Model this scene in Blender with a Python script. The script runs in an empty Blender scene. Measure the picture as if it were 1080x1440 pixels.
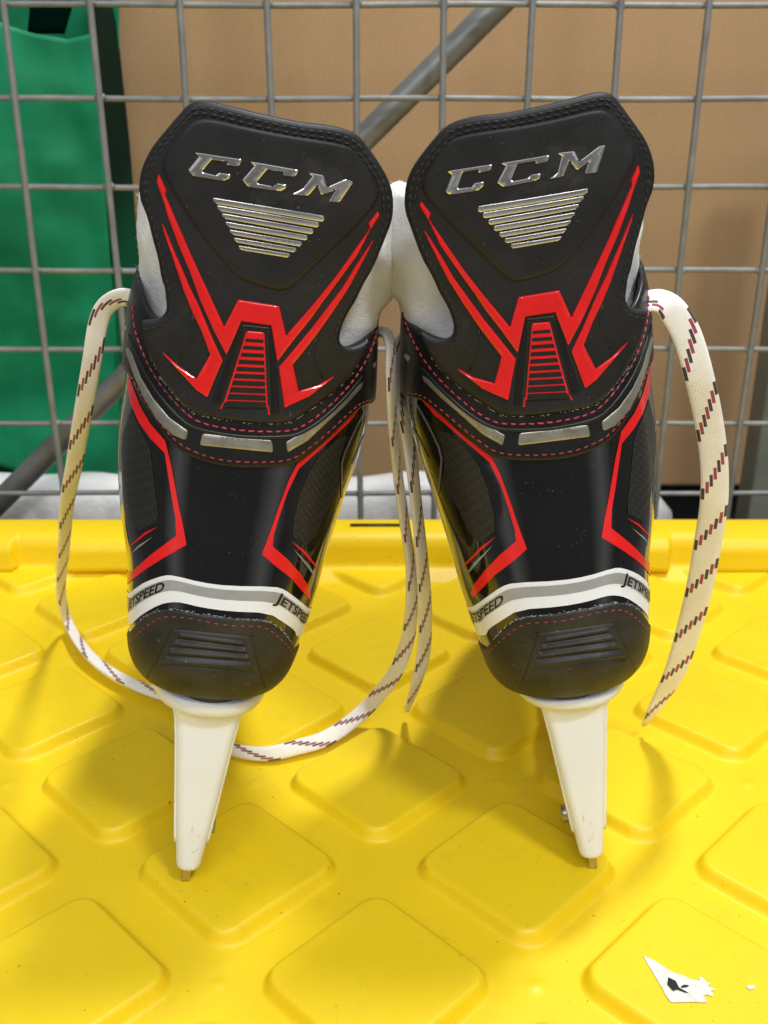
import bpy, math, random
import numpy as np
from mathutils import Vector, Matrix
from mathutils.bvhtree import BVHTree
from mathutils.geometry import delaunay_2d_cdt

rng = random.Random(7)
nrs = np.random.RandomState(5)
S = bpy.context.scene
COL = S.collection

# ------------------------------------------------------------------ camera model (used to trace outlines onto the real surfaces)
F = 1456.0
PITCH = math.radians(22.4)
CAM = np.array([0.0, 0.0, 0.36])
G = -0.005                       # height of the pad tops of the lid
cp, sp = math.cos(PITCH), math.sin(PITCH)
FW = np.array([0, cp, -sp]); UP = np.array([0, sp, cp]); RT = np.array([1.0, 0, 0])
def ray(x, y): return FW + RT * (x - 540) / F - UP * (y - 720) / F
def at_depth(x, y, D):           # point on the pixel's sight line at distance D along the floor
    d = ray(x, y); return CAM + d * (D / d[1])
def at_height(x, y, z):
    d = ray(x, y); return CAM + d * ((z - CAM[2]) / d[2])

# ------------------------------------------------------------------ materials
def new_mat(name):
    m = bpy.data.materials.new(name); m.use_nodes = True
    nt = m.node_tree; b = nt.nodes['Principled BSDF']
    return m, nt, b
def N(nt, typ, **kw):
    n = nt.nodes.new(typ)
    for k, v in kw.items(): setattr(n, k, v)
    return n
def val(nt, sock, v):
    sock.default_value = v
def noise(nt, scale, detail=3, rough=.55, vec=None, dist=0):
    n = N(nt, 'ShaderNodeTexNoise'); n.inputs['Scale'].default_value = scale
    n.inputs['Detail'].default_value = detail; n.inputs['Roughness'].default_value = rough
    n.inputs['Distortion'].default_value = dist
    if vec is not None: nt.links.new(vec, n.inputs['Vector'])
    return n
def coord(nt, which='Object'):
    return N(nt, 'ShaderNodeTexCoord').outputs[which]
def ramp(nt, fac, stops):
    r = N(nt, 'ShaderNodeValToRGB'); e = r.color_ramp.elements
    while len(e) < len(stops): e.new(.5)
    for i, (p, c) in enumerate(stops):
        e[i].position = p; e[i].color = c if len(c) == 4 else (*c, 1)
    nt.links.new(fac, r.inputs['Fac']); return r
def bump(nt, b, height, strength=.2, dist=.001, prev=None):
    n = N(nt, 'ShaderNodeBump'); n.inputs['Strength'].default_value = strength; n.inputs['Distance'].default_value = dist
    nt.links.new(height, n.inputs['Height'])
    if prev is not None: nt.links.new(prev.outputs['Normal'], n.inputs['Normal'])
    nt.links.new(n.outputs['Normal'], b.inputs['Normal']); return n
def mix(nt, fac, a, bcol):
    m = N(nt, 'ShaderNodeMix', data_type='RGBA')
    if isinstance(fac, float): m.inputs['Factor'].default_value = fac
    else: nt.links.new(fac, m.inputs['Factor'])
    for s, v in ((m.inputs[6], a), (m.inputs[7], bcol)):
        if isinstance(v, tuple): s.default_value = v if len(v) == 4 else (*v, 1)
        else: nt.links.new(v, s)
    return m.outputs[2]
def math_n(nt, op, a, bv=None, c=None):
    m = N(nt, 'ShaderNodeMath', operation=op)
    for i, v in enumerate((a, bv, c)):
        if v is None: continue
        if isinstance(v, (int, float)): m.inputs[i].default_value = v
        else: nt.links.new(v, m.inputs[i])
    return m.outputs[0]
def mottled(name, c1, c2, scale, r1, r2, bscale=None, bstr=.2, bdist=.0005, metallic=0, spec=.5, coat=0, specks=None, det=4):
    m, nt, b = new_mat(name); v = coord(nt)
    n = noise(nt, scale, det, .6, v)
    r = ramp(nt, n.outputs['Fac'], [(.3, c1), (.7, c2)])
    col = r.outputs['Color']
    if specks:
        sc, thr, sc_col = specks
        s = noise(nt, sc, 2, .5, v)
        k = ramp(nt, s.outputs['Fac'], [(thr, (0, 0, 0)), (thr + .03, (1, 1, 1))])
        col = mix(nt, k.outputs['Color'], col, sc_col)
    nt.links.new(col, b.inputs['Base Color'])
    rr = N(nt, 'ShaderNodeMapRange'); rr.inputs[3].default_value = r1; rr.inputs[4].default_value = r2
    n2 = noise(nt, scale * 2.3, 4, .6, v)
    nt.links.new(n2.outputs['Fac'], rr.inputs[0]); nt.links.new(rr.outputs[0], b.inputs['Roughness'])
    b.inputs['Metallic'].default_value = metallic; b.inputs['Specular IOR Level'].default_value = spec
    b.inputs['Coat Weight'].default_value = coat; b.inputs['Coat Roughness'].default_value = .06
    if bscale:
        bn = noise(nt, bscale, 4, .6, v); bump(nt, b, bn.outputs['Fac'], bstr, bdist)
    return m
M = {}
M['gloss'] = mottled('gloss_black_shell', (.004, .004, .004), (.007, .007, .007), 60, .05, .14, 45, .05, .001, spec=.55, coat=.9, specks=(900, .735, (.12, .12, .11)))
def rubber_mat():
    m, nt, b = new_mat('matte_black_rubber'); v = coord(nt)
    n = noise(nt, 38, 4, .6, v); r = ramp(nt, n.outputs['Fac'], [(.3, (.010, .0103, .0115)), (.7, (.021, .0214, .0235))])
    d = noise(nt, 26, 7, .75, v, .5); kd = ramp(nt, d.outputs['Fac'], [(.56, (0, 0, 0)), (.82, (.5, .5, .5))])
    col = mix(nt, kd.outputs['Color'], r.outputs['Color'], (.085, .085, .083))
    s_ = noise(nt, 620, 2, .5, v); ks = ramp(nt, s_.outputs['Fac'], [(.735, (0, 0, 0)), (.765, (.8, .8, .8))]); col = mix(nt, ks.outputs['Color'], col, (.13, .13, .127))
    mp = N(nt, 'ShaderNodeMapping'); nt.links.new(v, mp.inputs[0]); mp.inputs['Rotation'].default_value = (0, .7, 0); mp.inputs['Scale'].default_value = (20, 20, 420)
    sc = noise(nt, 1.5, 5, .7, mp.outputs[0], .7); kc = ramp(nt, sc.outputs['Fac'], [(.69, (0, 0, 0)), (.76, (.35, .35, .35))]); col = mix(nt, kc.outputs['Color'], col, (.10, .10, .10))
    nt.links.new(col, b.inputs['Base Color']); b.inputs['Specular IOR Level'].default_value = .38
    rr = N(nt, 'ShaderNodeMapRange'); rr.inputs[3].default_value = .34; rr.inputs[4].default_value = .62; nt.links.new(d.outputs['Fac'], rr.inputs[0]); nt.links.new(rr.outputs[0], b.inputs['Roughness'])
    bn = noise(nt, 1400, 4, .6, v); bump(nt, b, bn.outputs['Fac'], .25, .0002); return m
M['rubber'] = rubber_mat()
M['rubber_soft'] = mottled('satin_black_rubber', (.006, .0062, .0068), (.011, .0113, .012), 70, .28, .46, 1200, .2, .0002, spec=.42, specks=(800, .74, (.1, .1, .1)))
M['cap'] = mottled('scuffed_cap_rubber', (.011, .011, .0105), (.034, .032, .027), 60, .42, .62, 900, .3, .0003, spec=.45, specks=(600, .71, (.13, .12, .09)))
M['groove'] = mottled('dark_groove', (.006, .006, .006), (.01, .01, .01), 80, .4, .6)
M['red'] = mottled('red_gloss', (.72, .010, .012), (.82, .016, .016), 90, .2, .34, 800, .08, .0002, coat=.3)
M['red_print'] = mottled('red_print', (.76, .010, .010), (.82, .014, .014), 90, .22, .3, coat=.3)
M['chrome'] = mottled('worn_chrome', (.84, .835, .82), (.95, .945, .93), 40, .14, .30, metallic=1)
M['inlay'] = mottled('brushed_silver_inlay', (.30, .29, .25), (.54, .53, .46), 90, .26, .48, 500, .3, .0003, metallic=.75)
M['white_print'] = mottled('white_print', (.82, .85, .89), (.88, .90, .93), 60, .25, .35, coat=.3)
M['grey_print'] = mottled('silver_print', (.38, .38, .38), (.48, .48, .48), 90, .3, .42, metallic=.35)
M['thin_grey'] = mottled('dark_grey_print', (.10, .10, .10), (.14, .14, .14), 90, .25, .35, coat=.3)
M['swoosh_grey'] = mottled('grey_print', (.22, .22, .21), (.32, .32, .31), 90, .25, .35, coat=.3)
M['black_print'] = mottled('black_print', (.01, .01, .01), (.015, .015, .015), 60, .3, .4)
M['thread_black'] = mottled('black_thread', (.012, .012, .013), (.03, .03, .03), 600, .6, .8)
M['thread_pink'] = mottled('pink_thread', (.42, .02, .065), (.62, .07, .13), 500, .6, .8)
M['thread_red'] = mottled('red_thread', (.30, .02, .028), (.44, .05, .06), 500, .6, .8)
M['fray'] = mottled('pale_fray', (.32, .32, .31), (.55, .55, .53), 500, .7, .9)
def holder_mat():
    m, nt, b = new_mat('white_plastic'); v = coord(nt)
    n = noise(nt, 25, 4, .6, v); r = ramp(nt, n.outputs['Fac'], [(.3, (.79, .825, .875)), (.7, (.85, .88, .925))])
    sx = N(nt, 'ShaderNodeSeparateXYZ'); nt.links.new(v, sx.inputs[0])
    mp = N(nt, 'ShaderNodeMapping'); nt.links.new(v, mp.inputs[0]); mp.inputs['Scale'].default_value = (1, 1, .42)
    s_ = noise(nt, 330, 5, .72, mp.outputs[0], .8)
    low = N(nt, 'ShaderNodeMapRange'); low.inputs[1].default_value = .075; low.inputs[2].default_value = .02; nt.links.new(sx.outputs[2], low.inputs[0])
    sel = math_n(nt, 'ADD', s_.outputs['Fac'], math_n(nt, 'MULTIPLY', low.outputs[0], .085))
    k = ramp(nt, sel, [(.70, (0, 0, 0)), (.73, (.5, .5, .5))])
    nt.links.new(mix(nt, k.outputs['Color'], r.outputs['Color'], (.47, .46, .44)), b.inputs['Base Color'])
    b.inputs['Roughness'].default_value = .34; b.inputs['Subsurface Weight'].default_value = .1; b.inputs['Subsurface Radius'].default_value = (.004, .004, .004)
    b1 = bump(nt, b, k.outputs['Color'], .5, .0006); n3 = noise(nt, 160, 3, .6, v); bump(nt, b, n3.outputs['Fac'], .06, .001, b1); return m
M['holder'] = holder_mat()
M['steel'] = mottled('ground_steel', (.42, .36, .26), (.58, .52, .42), 200, .22, .4, 600, .1, .0002, metallic=1)
M['zinc'] = mottled('galvanised_wire', (.19, .197, .195), (.29, .30, .295), 45, .40, .6, 400, .15, .0004, metallic=.25)
M['pole'] = mottled('grey_tube', (.17, .175, .17), (.26, .265, .255), 18, .36, .55, 120, .1, .0005, metallic=.5)
M['post'] = mottled('grey_green_paint', (.15, .165, .13), (.20, .215, .17), 18, .45, .6)
M['dark'] = mottled('black_plastic', (.008, .008, .008), (.016, .016, .016), 30, .5, .7)
M['pack'] = mottled('white_film', (.62, .62, .63), (.80, .80, .80), 14, .3, .5, 30, .6, .004)
M['floor'] = mottled('concrete', (.20, .195, .185), (.30, .29, .275), 3, .7, .9, 60, .3, .002)
M['wall'] = mottled('painted_wall', (.45, .44, .41), (.52, .51, .48), 2, .7, .9, 60, .2, .001)
M['screw'] = mottled('screw_steel', (.35, .33, .29), (.5, .48, .44), 200, .25, .4, metallic=1)

def carbon_mat():
    m, nt, b = new_mat('carbon_weave'); v = coord(nt)
    mp = N(nt, 'ShaderNodeMapping'); nt.links.new(v, mp.inputs[0]); mp.inputs['Rotation'].default_value = (0, math.radians(38), 0)
    w1 = N(nt, 'ShaderNodeTexWave'); w1.bands_direction = 'X'; w1.inputs['Scale'].default_value = 150; w1.inputs['Distortion'].default_value = 1.5
    w2 = N(nt, 'ShaderNodeTexWave'); w2.bands_direction = 'Z'; w2.inputs['Scale'].default_value = 80; w2.inputs['Distortion'].default_value = 2
    nt.links.new(mp.outputs[0], w1.inputs['Vector']); nt.links.new(mp.outputs[0], w2.inputs['Vector'])
    h = math_n(nt, 'MULTIPLY', w1.outputs['Fac'], w2.outputs['Fac'])
    r = ramp(nt, h, [(.1, (.016, .016, .015)), (.75, (.024, .024, .022))])
    nt.links.new(r.outputs['Color'], b.inputs['Base Color']); b.inputs['Roughness'].default_value = .38
    b.inputs['Coat Weight'].default_value = .15
    bump(nt, b, h, .22, .0004); return m
M['carbon'] = carbon_mat()

def felt_mat():
    m, nt, b = new_mat('white_felt'); v = coord(nt)
    n = noise(nt, 45, 6, .7, v); r = ramp(nt, n.outputs['Fac'], [(.25, (.84, .835, .83)), (.55, (.95, .947, .94))])
    nt.links.new(r.outputs['Color'], b.inputs['Base Color']); b.inputs['Roughness'].default_value = .95
    b.inputs['Sheen Weight'].default_value = .4; b.inputs['Specular IOR Level'].default_value = .1
    b.inputs['Subsurface Weight'].default_value = .6; b.inputs['Subsurface Radius'].default_value = (.008, .008, .0075)
    n2 = noise(nt, 700, 5, .75, v); b1 = bump(nt, b, n2.outputs['Fac'], .8, .0014)
    n3 = noise(nt, 110, 6, .75, v); bump(nt, b, n3.outputs['Fac'], .55, .003, b1); return m
M['felt'] = felt_mat()

def yellow_mat():
    m, nt, b = new_mat('yellow_polypropylene'); v = coord(nt)
    n = noise(nt, 9, 5, .6, v)
    r = ramp(nt, n.outputs['Fac'], [(.3, (.815, .57, .006)), (.7, (.875, .63, .009))])
    s = noise(nt, 420, 2, .5, v); k = ramp(nt, s.outputs['Fac'], [(.735, (0, 0, 0)), (.755, (1, 1, 1))])
    col = mix(nt, k.outputs['Color'], r.outputs['Color'], (.28, .16, .012))
    s2 = noise(nt, 34, 7, .78, v); k2 = ramp(nt, s2.outputs['Fac'], [(.54, (0, 0, 0)), (.78, (.45, .45, .45))])
    col = mix(nt, k2.outputs['Color'], col, (.60, .43, .03))
    # fine rubbed scratches
    mp = N(nt, 'ShaderNodeMapping'); nt.links.new(v, mp.inputs[0]); mp.inputs['Rotation'].default_value = (0, 0, .6); mp.inputs['Scale'].default_value = (9, 240, 1)
    s3 = noise(nt, 1.6, 6, .7, mp.outputs[0], .6); k3 = ramp(nt, s3.outputs['Fac'], [(.66, (0, 0, 0)), (.74, (.35, .35, .35))])
    mp2 = N(nt, 'ShaderNodeMapping'); nt.links.new(v, mp2.inputs[0]); mp2.inputs['Rotation'].default_value = (0, 0, -.9); mp2.inputs['Scale'].default_value = (12, 300, 1)
    s4 = noise(nt, 1.3, 6, .7, mp2.outputs[0], .8); k4 = ramp(nt, s4.outputs['Fac'], [(.67, (0, 0, 0)), (.74, (.3, .3, .3))])
    sc = math_n(nt, 'ADD', k3.outputs['Color'], k4.outputs['Color'])
    col = mix(nt, sc, col, (.93, .77, .16))
    nt.links.new(col, b.inputs['Base Color'])
    n2 = noise(nt, 30, 5, .65, v); rr = N(nt, 'ShaderNodeMapRange'); rr.inputs[3].default_value = .33; rr.inputs[4].default_value = .55
    nt.links.new(n2.outputs['Fac'], rr.inputs[0]); nt.links.new(rr.outputs[0], b.inputs['Roughness'])
    b.inputs['Specular IOR Level'].default_value = .45
    b.inputs['Subsurface Weight'].default_value = .05; b.inputs['Subsurface Radius'].default_value = (.004, .003, .0005)
    n3 = noise(nt, 900, 3, .6, v); b1 = bump(nt, b, n3.outputs['Fac'], .14, .0004)
    n4 = noise(nt, 18, 3, .5, v); b2 = bump(nt, b, n4.outputs['Fac'], .10, .004, b1); bump(nt, b, sc, .2, .0003, b2); return m
M['yellow'] = yellow_mat()

def card_mat():
    m, nt, b = new_mat('corrugated_cardboard'); v = coord(nt)
    mp = N(nt, 'ShaderNodeMapping'); nt.links.new(v, mp.inputs[0]); mp.inputs['Scale'].default_value = (1, 1, .18)
    n = noise(nt, 7, 4, .55, mp.outputs[0])
    r = ramp(nt, n.outputs['Fac'], [(.25, (.34, .205, .092)), (.5, (.44, .275, .135)), (.75, (.475, .30, .150))])
    f = noise(nt, 420, 3, .6, v); k = ramp(nt, f.outputs['Fac'], [(.3, (.85, .85, .85)), (.7, (1.08, 1.08, 1.08))])
    mm = N(nt, 'ShaderNodeMix', data_type='RGBA', blend_type='MULTIPLY'); mm.inputs['Factor'].default_value = 1
    nt.links.new(r.outputs['Color'], mm.inputs[6]); nt.links.new(k.outputs['Color'], mm.inputs[7])
    nt.links.new(mm.outputs[2], b.inputs['Base Color']); b.inputs['Roughness'].default_value = .8
    w = N(nt, 'ShaderNodeTexWave'); w.inputs['Scale'].default_value = 60; w.bands_direction = 'X'; nt.links.new(v, w.inputs['Vector'])
    b1 = bump(nt, b, w.outputs['Fac'], .05, .001)
    n2 = noise(nt, 5, 3, .5, mp.outputs[0]); bump(nt, b, n2.outputs['Fac'], .5, .01, b1); return m
M['card'] = card_mat()

def green_mat(name, a, c):
    m, nt, b = new_mat(name); v = coord(nt)
    n = noise(nt, 5, 5, .6, v); r = ramp(nt, n.outputs['Fac'], [(.3, a), (.7, c)])
    nt.links.new(r.outputs['Color'], b.inputs['Base Color']); b.inputs['Roughness'].default_value = .55
    b.inputs['Specular IOR Level'].default_value = .3
    n3 = noise(nt, 600, 2, .5, v); b1 = bump(nt, b, n3.outputs['Fac'], .2, .0006)
    n2 = noise(nt, 7, 2.5, .5, v, .5); bump(nt, b, n2.outputs['Fac'], .7, .02, b1); return m
M['green'] = green_mat('green_woven_fabric', (.0, .13, .05), (.002, .29, .125))
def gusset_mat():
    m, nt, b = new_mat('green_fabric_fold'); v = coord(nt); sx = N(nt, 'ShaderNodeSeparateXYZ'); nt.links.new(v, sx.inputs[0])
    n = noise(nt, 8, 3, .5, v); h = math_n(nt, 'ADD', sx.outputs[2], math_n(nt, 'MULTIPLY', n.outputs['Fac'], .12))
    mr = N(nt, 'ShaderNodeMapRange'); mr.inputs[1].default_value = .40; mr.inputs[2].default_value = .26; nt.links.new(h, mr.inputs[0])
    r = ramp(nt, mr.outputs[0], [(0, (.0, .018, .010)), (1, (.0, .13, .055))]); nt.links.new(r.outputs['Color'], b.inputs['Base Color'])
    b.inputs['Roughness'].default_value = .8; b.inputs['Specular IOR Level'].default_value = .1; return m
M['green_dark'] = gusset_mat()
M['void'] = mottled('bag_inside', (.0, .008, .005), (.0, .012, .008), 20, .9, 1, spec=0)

def lace_mat():
    m, nt, b = new_mat('waxed_lace'); uv = coord(nt, 'UV')
    sx = N(nt, 'ShaderNodeSeparateXYZ'); nt.links.new(uv, sx.inputs[0])
    u, vv = sx.outputs[0], sx.outputs[1]
    K = 7.0
    colid = math_n(nt, 'FLOOR', math_n(nt, 'MULTIPLY', vv, K))
    s = math_n(nt, 'ADD', math_n(nt, 'MULTIPLY', u, 1 / .0345), math_n(nt, 'MULTIPLY', colid, -.115))
    fr = math_n(nt, 'FRACT', s)
    dash = math_n(nt, 'LESS_THAN', fr, .20)
    fine = math_n(nt, 'FRACT', math_n(nt, 'MULTIPLY', vv, K))
    col_ok = math_n(nt, 'LESS_THAN', fine, .82)
    mask = math_n(nt, 'MULTIPLY', dash, col_ok)
    odd = math_n(nt, 'GREATER_THAN', math_n(nt, 'FRACT', math_n(nt, 'MULTIPLY', colid, .5)), .25)
    dc = mix(nt, odd, (.07, .04, .045), (.36, .055, .085))
    n = noise(nt, 120, 4, .6, coord(nt)); base = ramp(nt, n.outputs['Fac'], [(.3, (.88, .85, .78)), (.7, (.94, .925, .88))])
    nt.links.new(mix(nt, mask, base.outputs['Color'], dc), b.inputs['Base Color'])
    b.inputs['Roughness'].default_value = .7; b.inputs['Sheen Weight'].default_value = .2
    hb = math_n(nt, 'ADD', math_n(nt, 'SINE', math_n(nt, 'MULTIPLY', u, 2 * math.pi / .0011)), math_n(nt, 'SINE', math_n(nt, 'MULTIPLY', vv, 2 * math.pi * 14)))
    bump(nt, b, hb, .2, .0003); return m
M['lace'] = lace_mat()

def label_mat():
    m, nt, b = new_mat('torn_paper'); v = coord(nt)
    n = noise(nt, 200, 5, .7, v); r = ramp(nt, n.outputs['Fac'], [(.35, (.62, .60, .48)), (.6, (.76, .755, .72))])
    nt.links.new(r.outputs['Color'], b.inputs['Base Color']); b.inputs['Roughness'].default_value = .8; return m
M['paper'] = label_mat()

# ------------------------------------------------------------------ object helpers
def link(o, parent=None):
    COL.objects.link(o)
    if parent is not None: o.parent = parent
    return o
def mesh_obj(name, V, Fc, mat, parent=None, smooth=True, uv=None):
    me = bpy.data.meshes.new(name)
    me.from_pydata([tuple(map(float, p)) for p in V], [], [tuple(int(i) for i in f) for f in Fc])
    if uv is not None:
        l = me.uv_layers.new(name='UVMap')
        idx = np.empty(len(me.loops), dtype=np.int32); me.loops.foreach_get('vertex_index', idx)
        l.data.foreach_set('uv', np.asarray(uv, dtype=np.float32)[idx].ravel())
    if smooth: me.polygons.foreach_set('use_smooth', [True] * len(me.polygons))
    me.materials.append(M[mat]); me.update()
    if mat in ('chrome', 'red', 'inlay'): me.set_sharp_from_angle(angle=math.radians(38))
    return link(bpy.data.objects.new(name, me), parent)
def tag(o, label=None, cat=None, group=None, kind=None):
    if label: o['label'] = label
    if cat: o['category'] = cat
    if group: o['group'] = group
    if kind: o['kind'] = kind
    return o
def empty(name, loc=(0, 0, 0)):
    o = bpy.data.objects.new(name, None); o.empty_display_size = .02; o.location = loc
    return link(o)
def grid_faces(nu, nv, wrap=False):
    f = []
    for j in range(nv - 1):
        for i in range(nu if wrap else nu - 1):
            a = j * nu + i; b_ = j * nu + (i + 1) % nu
            f.append((a, b_, b_ + nu, a + nu))
    return f
def add_box(V, Fc, x0, x1, y0, y1, z0, z1):
    n = len(V)
    V += [(x0, y0, z0), (x1, y0, z0), (x1, y1, z0), (x0, y1, z0), (x0, y0, z1), (x1, y0, z1), (x1, y1, z1), (x0, y1, z1)]
    Fc += [tuple(n + i for i in q) for q in ((0, 3, 2, 1), (4, 5, 6, 7), (0, 1, 5, 4), (1, 2, 6, 5), (2, 3, 7, 6), (3, 0, 4, 7))]
def bevel(o, w, seg=2, ang=40):
    m = o.modifiers.new('bevel', 'BEVEL'); m.width = w; m.segments = seg; m.limit_method = 'ANGLE'; m.angle_limit = math.radians(ang); return o
def tube(V, Fc, path, r, n=10, cap=True):
    path = [np.asarray(p, float) for p in path]; base = len(V); up = np.array([.13, .21, .97])
    for i, p in enumerate(path):
        t = path[min(i + 1, len(path) - 1)] - path[max(i - 1, 0)]; t = t / np.linalg.norm(t)
        a = np.cross(t, up); a /= np.linalg.norm(a); b_ = np.cross(a, t)
        rr = r[i] if hasattr(r, '__len__') else r
        for k in range(n):
            q = 2 * math.pi * k / n; V.append(tuple(p + rr * (math.cos(q) * a + math.sin(q) * b_)))
    for i in range(len(path) - 1):
        for k in range(n):
            a0 = base + i * n + k; b0 = base + i * n + (k + 1) % n
            Fc.append((a0, b0, b0 + n, a0 + n))
    if cap:
        Fc.append(tuple(base + k for k in range(n))[::-1]); e = base + (len(path) - 1) * n
        Fc.append(tuple(e + k for k in range(n)))

# ------------------------------------------------------------------ the skate's surfaces, in its own frame (x across, y heel to toe, z up)
def tab(t): a = np.array(t, float); return lambda z: np.interp(z, a[:, 0], a[:, 1])
def smooth_tab(t):
    f = tab(t)
    return lambda z: sum(f(np.asarray(z) + o) * w for o, w in ((-.006, .15), (-.003, .2), (0, .3), (.003, .2), (.006, .15)))
YR = smooth_tab([(.095, .018), (.1045, .0095), (.1085, .0050), (.1145, .0015), (.127, 0), (.15, .003), (.19, .012), (.22, .017), (.25, .018), (.28, .016), (.34, .010), (.38, .006)])
WO = smooth_tab([(.095, .028), (.1045, .0350), (.109, .0380), (.115, .0396), (.136, .0423), (.155, .0446), (.168, .0485), (.185, .0521), (.2, .0541), (.215, .0545), (.23, .0535), (.247, .0535), (.266, .0535), (.285, .050), (.34, .048)])
WI = smooth_tab([(.095, .027), (.1045, .0340), (.109, .0362), (.116, .0376), (.128, .0403), (.148, .0457), (.171, .0497), (.193, .0550), (.2115, .0594), (.229, .0618), (.243, .0612), (.263, .0585), (.285, .055), (.34, .052)])
DP = tab([(.095, .035), (.15, .05), (.2, .06), (.25, .06), (.38, .06)])
LEN = smooth_tab([(.095, .262), (.101, .268), (.115, .279), (.135, .278), (.15, .268), (.162, .24), (.175, .2), (.19, .168), (.21, .147), (.24, .130), (.28, .116), (.34, .11)])
WG = smooth_tab([(.095, .04), (.2, .056), (.23, .060), (.26, .069), (.3, .079), (.36, .085), (.39, .085)])
NN = 2.3
def surf(kind, th, z):
    th = np.asarray(th, float); z = np.asarray(z, float)
    w = WG(z) if kind == 'guard' else np.where(th < 0, WO(z), WI(z))
    s, c = np.sin(th), np.cos(th); e = 2 / NN
    x = w * np.sign(s) * np.abs(s) ** e
    d = DP(z); yr = YR(z)
    rear = yr + d * (1 - np.abs(c) ** e)
    front = yr + d + np.maximum(LEN(z) - yr - d, .02) * np.abs(c) ** (2 / 2.2)
    return np.stack([x, np.where(c >= 0, rear, front), z], -1)
def surf_n(kind, th, z):
    th = np.asarray(th, float); e1, e2 = .012, .0012
    a = surf(kind, th + e1, z) - surf(kind, th - e1, z); b_ = surf(kind, th, np.asarray(z) + e2) - surf(kind, th, np.asarray(z) - e2)
    n = np.cross(a, b_); return n / np.linalg.norm(n, axis=-1, keepdims=True)
def make_bvh(kind, z0, z1):
    th = np.linspace(-1.5, 1.5, 181); zz = np.linspace(z0, z1, 220)
    P = surf(kind, th[None, :].repeat(len(zz), 0), zz[:, None].repeat(len(th), 1)).reshape(-1, 3)
    return BVHTree.FromPolygons([tuple(p) for p in P], grid_faces(len(th), len(zz)))
BVH = {'shell': make_bvh('shell', .1, .30), 'guard': make_bvh('guard', .19, .385)}

def rotm(yaw, lean, pitch):
    cy, sy = math.cos(yaw), math.sin(yaw); cl, sl = math.cos(lean), math.sin(lean); c2, s2 = math.cos(pitch), math.sin(pitch)
    return np.array([[cy, -sy, 0], [sy, cy, 0], [0, 0, 1]]) @ np.array([[cl, 0, sl], [0, 1, 0], [-sl, 0, cl]]) @ np.array([[1, 0, 0], [0, c2, -s2], [0, s2, c2]])
POSE = {'L': (rotm(.15699, .17224, -.03754), np.array([-.09357, .38688, 0])),
        'R': (rotm(-.07014, -.15002, -.03347), np.array([.10214, .39549, 0]))}
MIR = np.array([-1.0, 1, 1])
WARP = None
def to_dom(kind, pts, side='L'):
    """photo pixels -> (theta, z) on the skate's surface (right skate mirrored into the left one's frame)"""
    R, T = POSE[side]; out = []
    for x, y in pts:
        d = R.T @ ray(x, y); o = R.T @ (CAM - T)
        if side == 'R': d = d * MIR; o = o * MIR
        d = d / np.linalg.norm(d); hit = BVH[kind].ray_cast(Vector(o), Vector(d))[0]
        if hit is None: out.append(None); continue
        if side == 'R' and WARP is not None:
            D = WARP(np.array([hit[:]]))[0]; hit = Vector((hit.x - D[0], hit.y, hit.z - D[1]))
        z = hit.z; w = float(WG(z)) if kind == 'guard' else float(WO(z) if hit.x < 0 else WI(z))
        t = min(abs(hit.x) / w, .99999); out.append((math.copysign(math.asin(t ** (NN / 2)), hit.x), z))
    return out
def densify(pts, step, closed=True):
    out = []; n = len(pts)
    for i in range(n if closed else n - 1):
        a = np.array(pts[i], float); b_ = np.array(pts[(i + 1) % n], float); k = max(1, int(np.linalg.norm(b_ - a) / step))
        out += [tuple(a + (b_ - a) * j / k) for j in range(k)]
    if not closed: out.append(tuple(pts[-1]))
    return out
def chaikin(pts, it=1, closed=True):
    for _ in range(it):
        q = []; n = len(pts)
        if not closed: q.append(pts[0])
        for i in range(n if closed else n - 1):
            a = np.array(pts[i], float); b_ = np.array(pts[(i + 1) % n], float)
            q += [tuple(a * .75 + b_ * .25), tuple(a * .25 + b_ * .75)]
        if not closed: q.append(pts[-1])
        pts = q
    return pts
SC = 50.0                                 # domain units: millimetres; theta * 50 is close to arc length
def seg_dist(P, loop):
    A = np.array(loop); B = np.roll(A, -1, 0); D = B - A; L2 = (D ** 2).sum(1) + 1e-12
    best = np.full(len(P), 1e9)
    for i in range(len(A)):
        t = np.clip(((P - A[i]) @ D[i]) / L2[i], 0, 1); q = P - A[i] - t[:, None] * D[i]
        best = np.minimum(best, (q ** 2).sum(1))
    return np.sqrt(best)
def line_dist(P, pl):
    A = np.array(pl[:-1]); B = np.array(pl[1:]); best = np.full(len(P), 1e9)
    for a, b_ in zip(A, B):
        D = b_ - a; t = np.clip(((P - a) @ D) / ((D ** 2).sum() + 1e-12), 0, 1); q = P - a - t[:, None] * D
        best = np.minimum(best, (q ** 2).sum(1))
    return np.sqrt(best)
def inside(P, loop):
    A = np.array(loop); B = np.roll(A, -1, 0); c = np.zeros(len(P), bool)
    for (x1, y1), (x2, y2) in zip(A, B):
        k = ((y1 > P[:, 1]) != (y2 > P[:, 1])) & (P[:, 0] < (x2 - x1) * (P[:, 1] - y1) / ((y2 - y1) + 1e-15) + x1)
        c ^= k
    return c
def dom_mm(d): return [(t * SC, z * 1000) for t, z in d]
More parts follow.
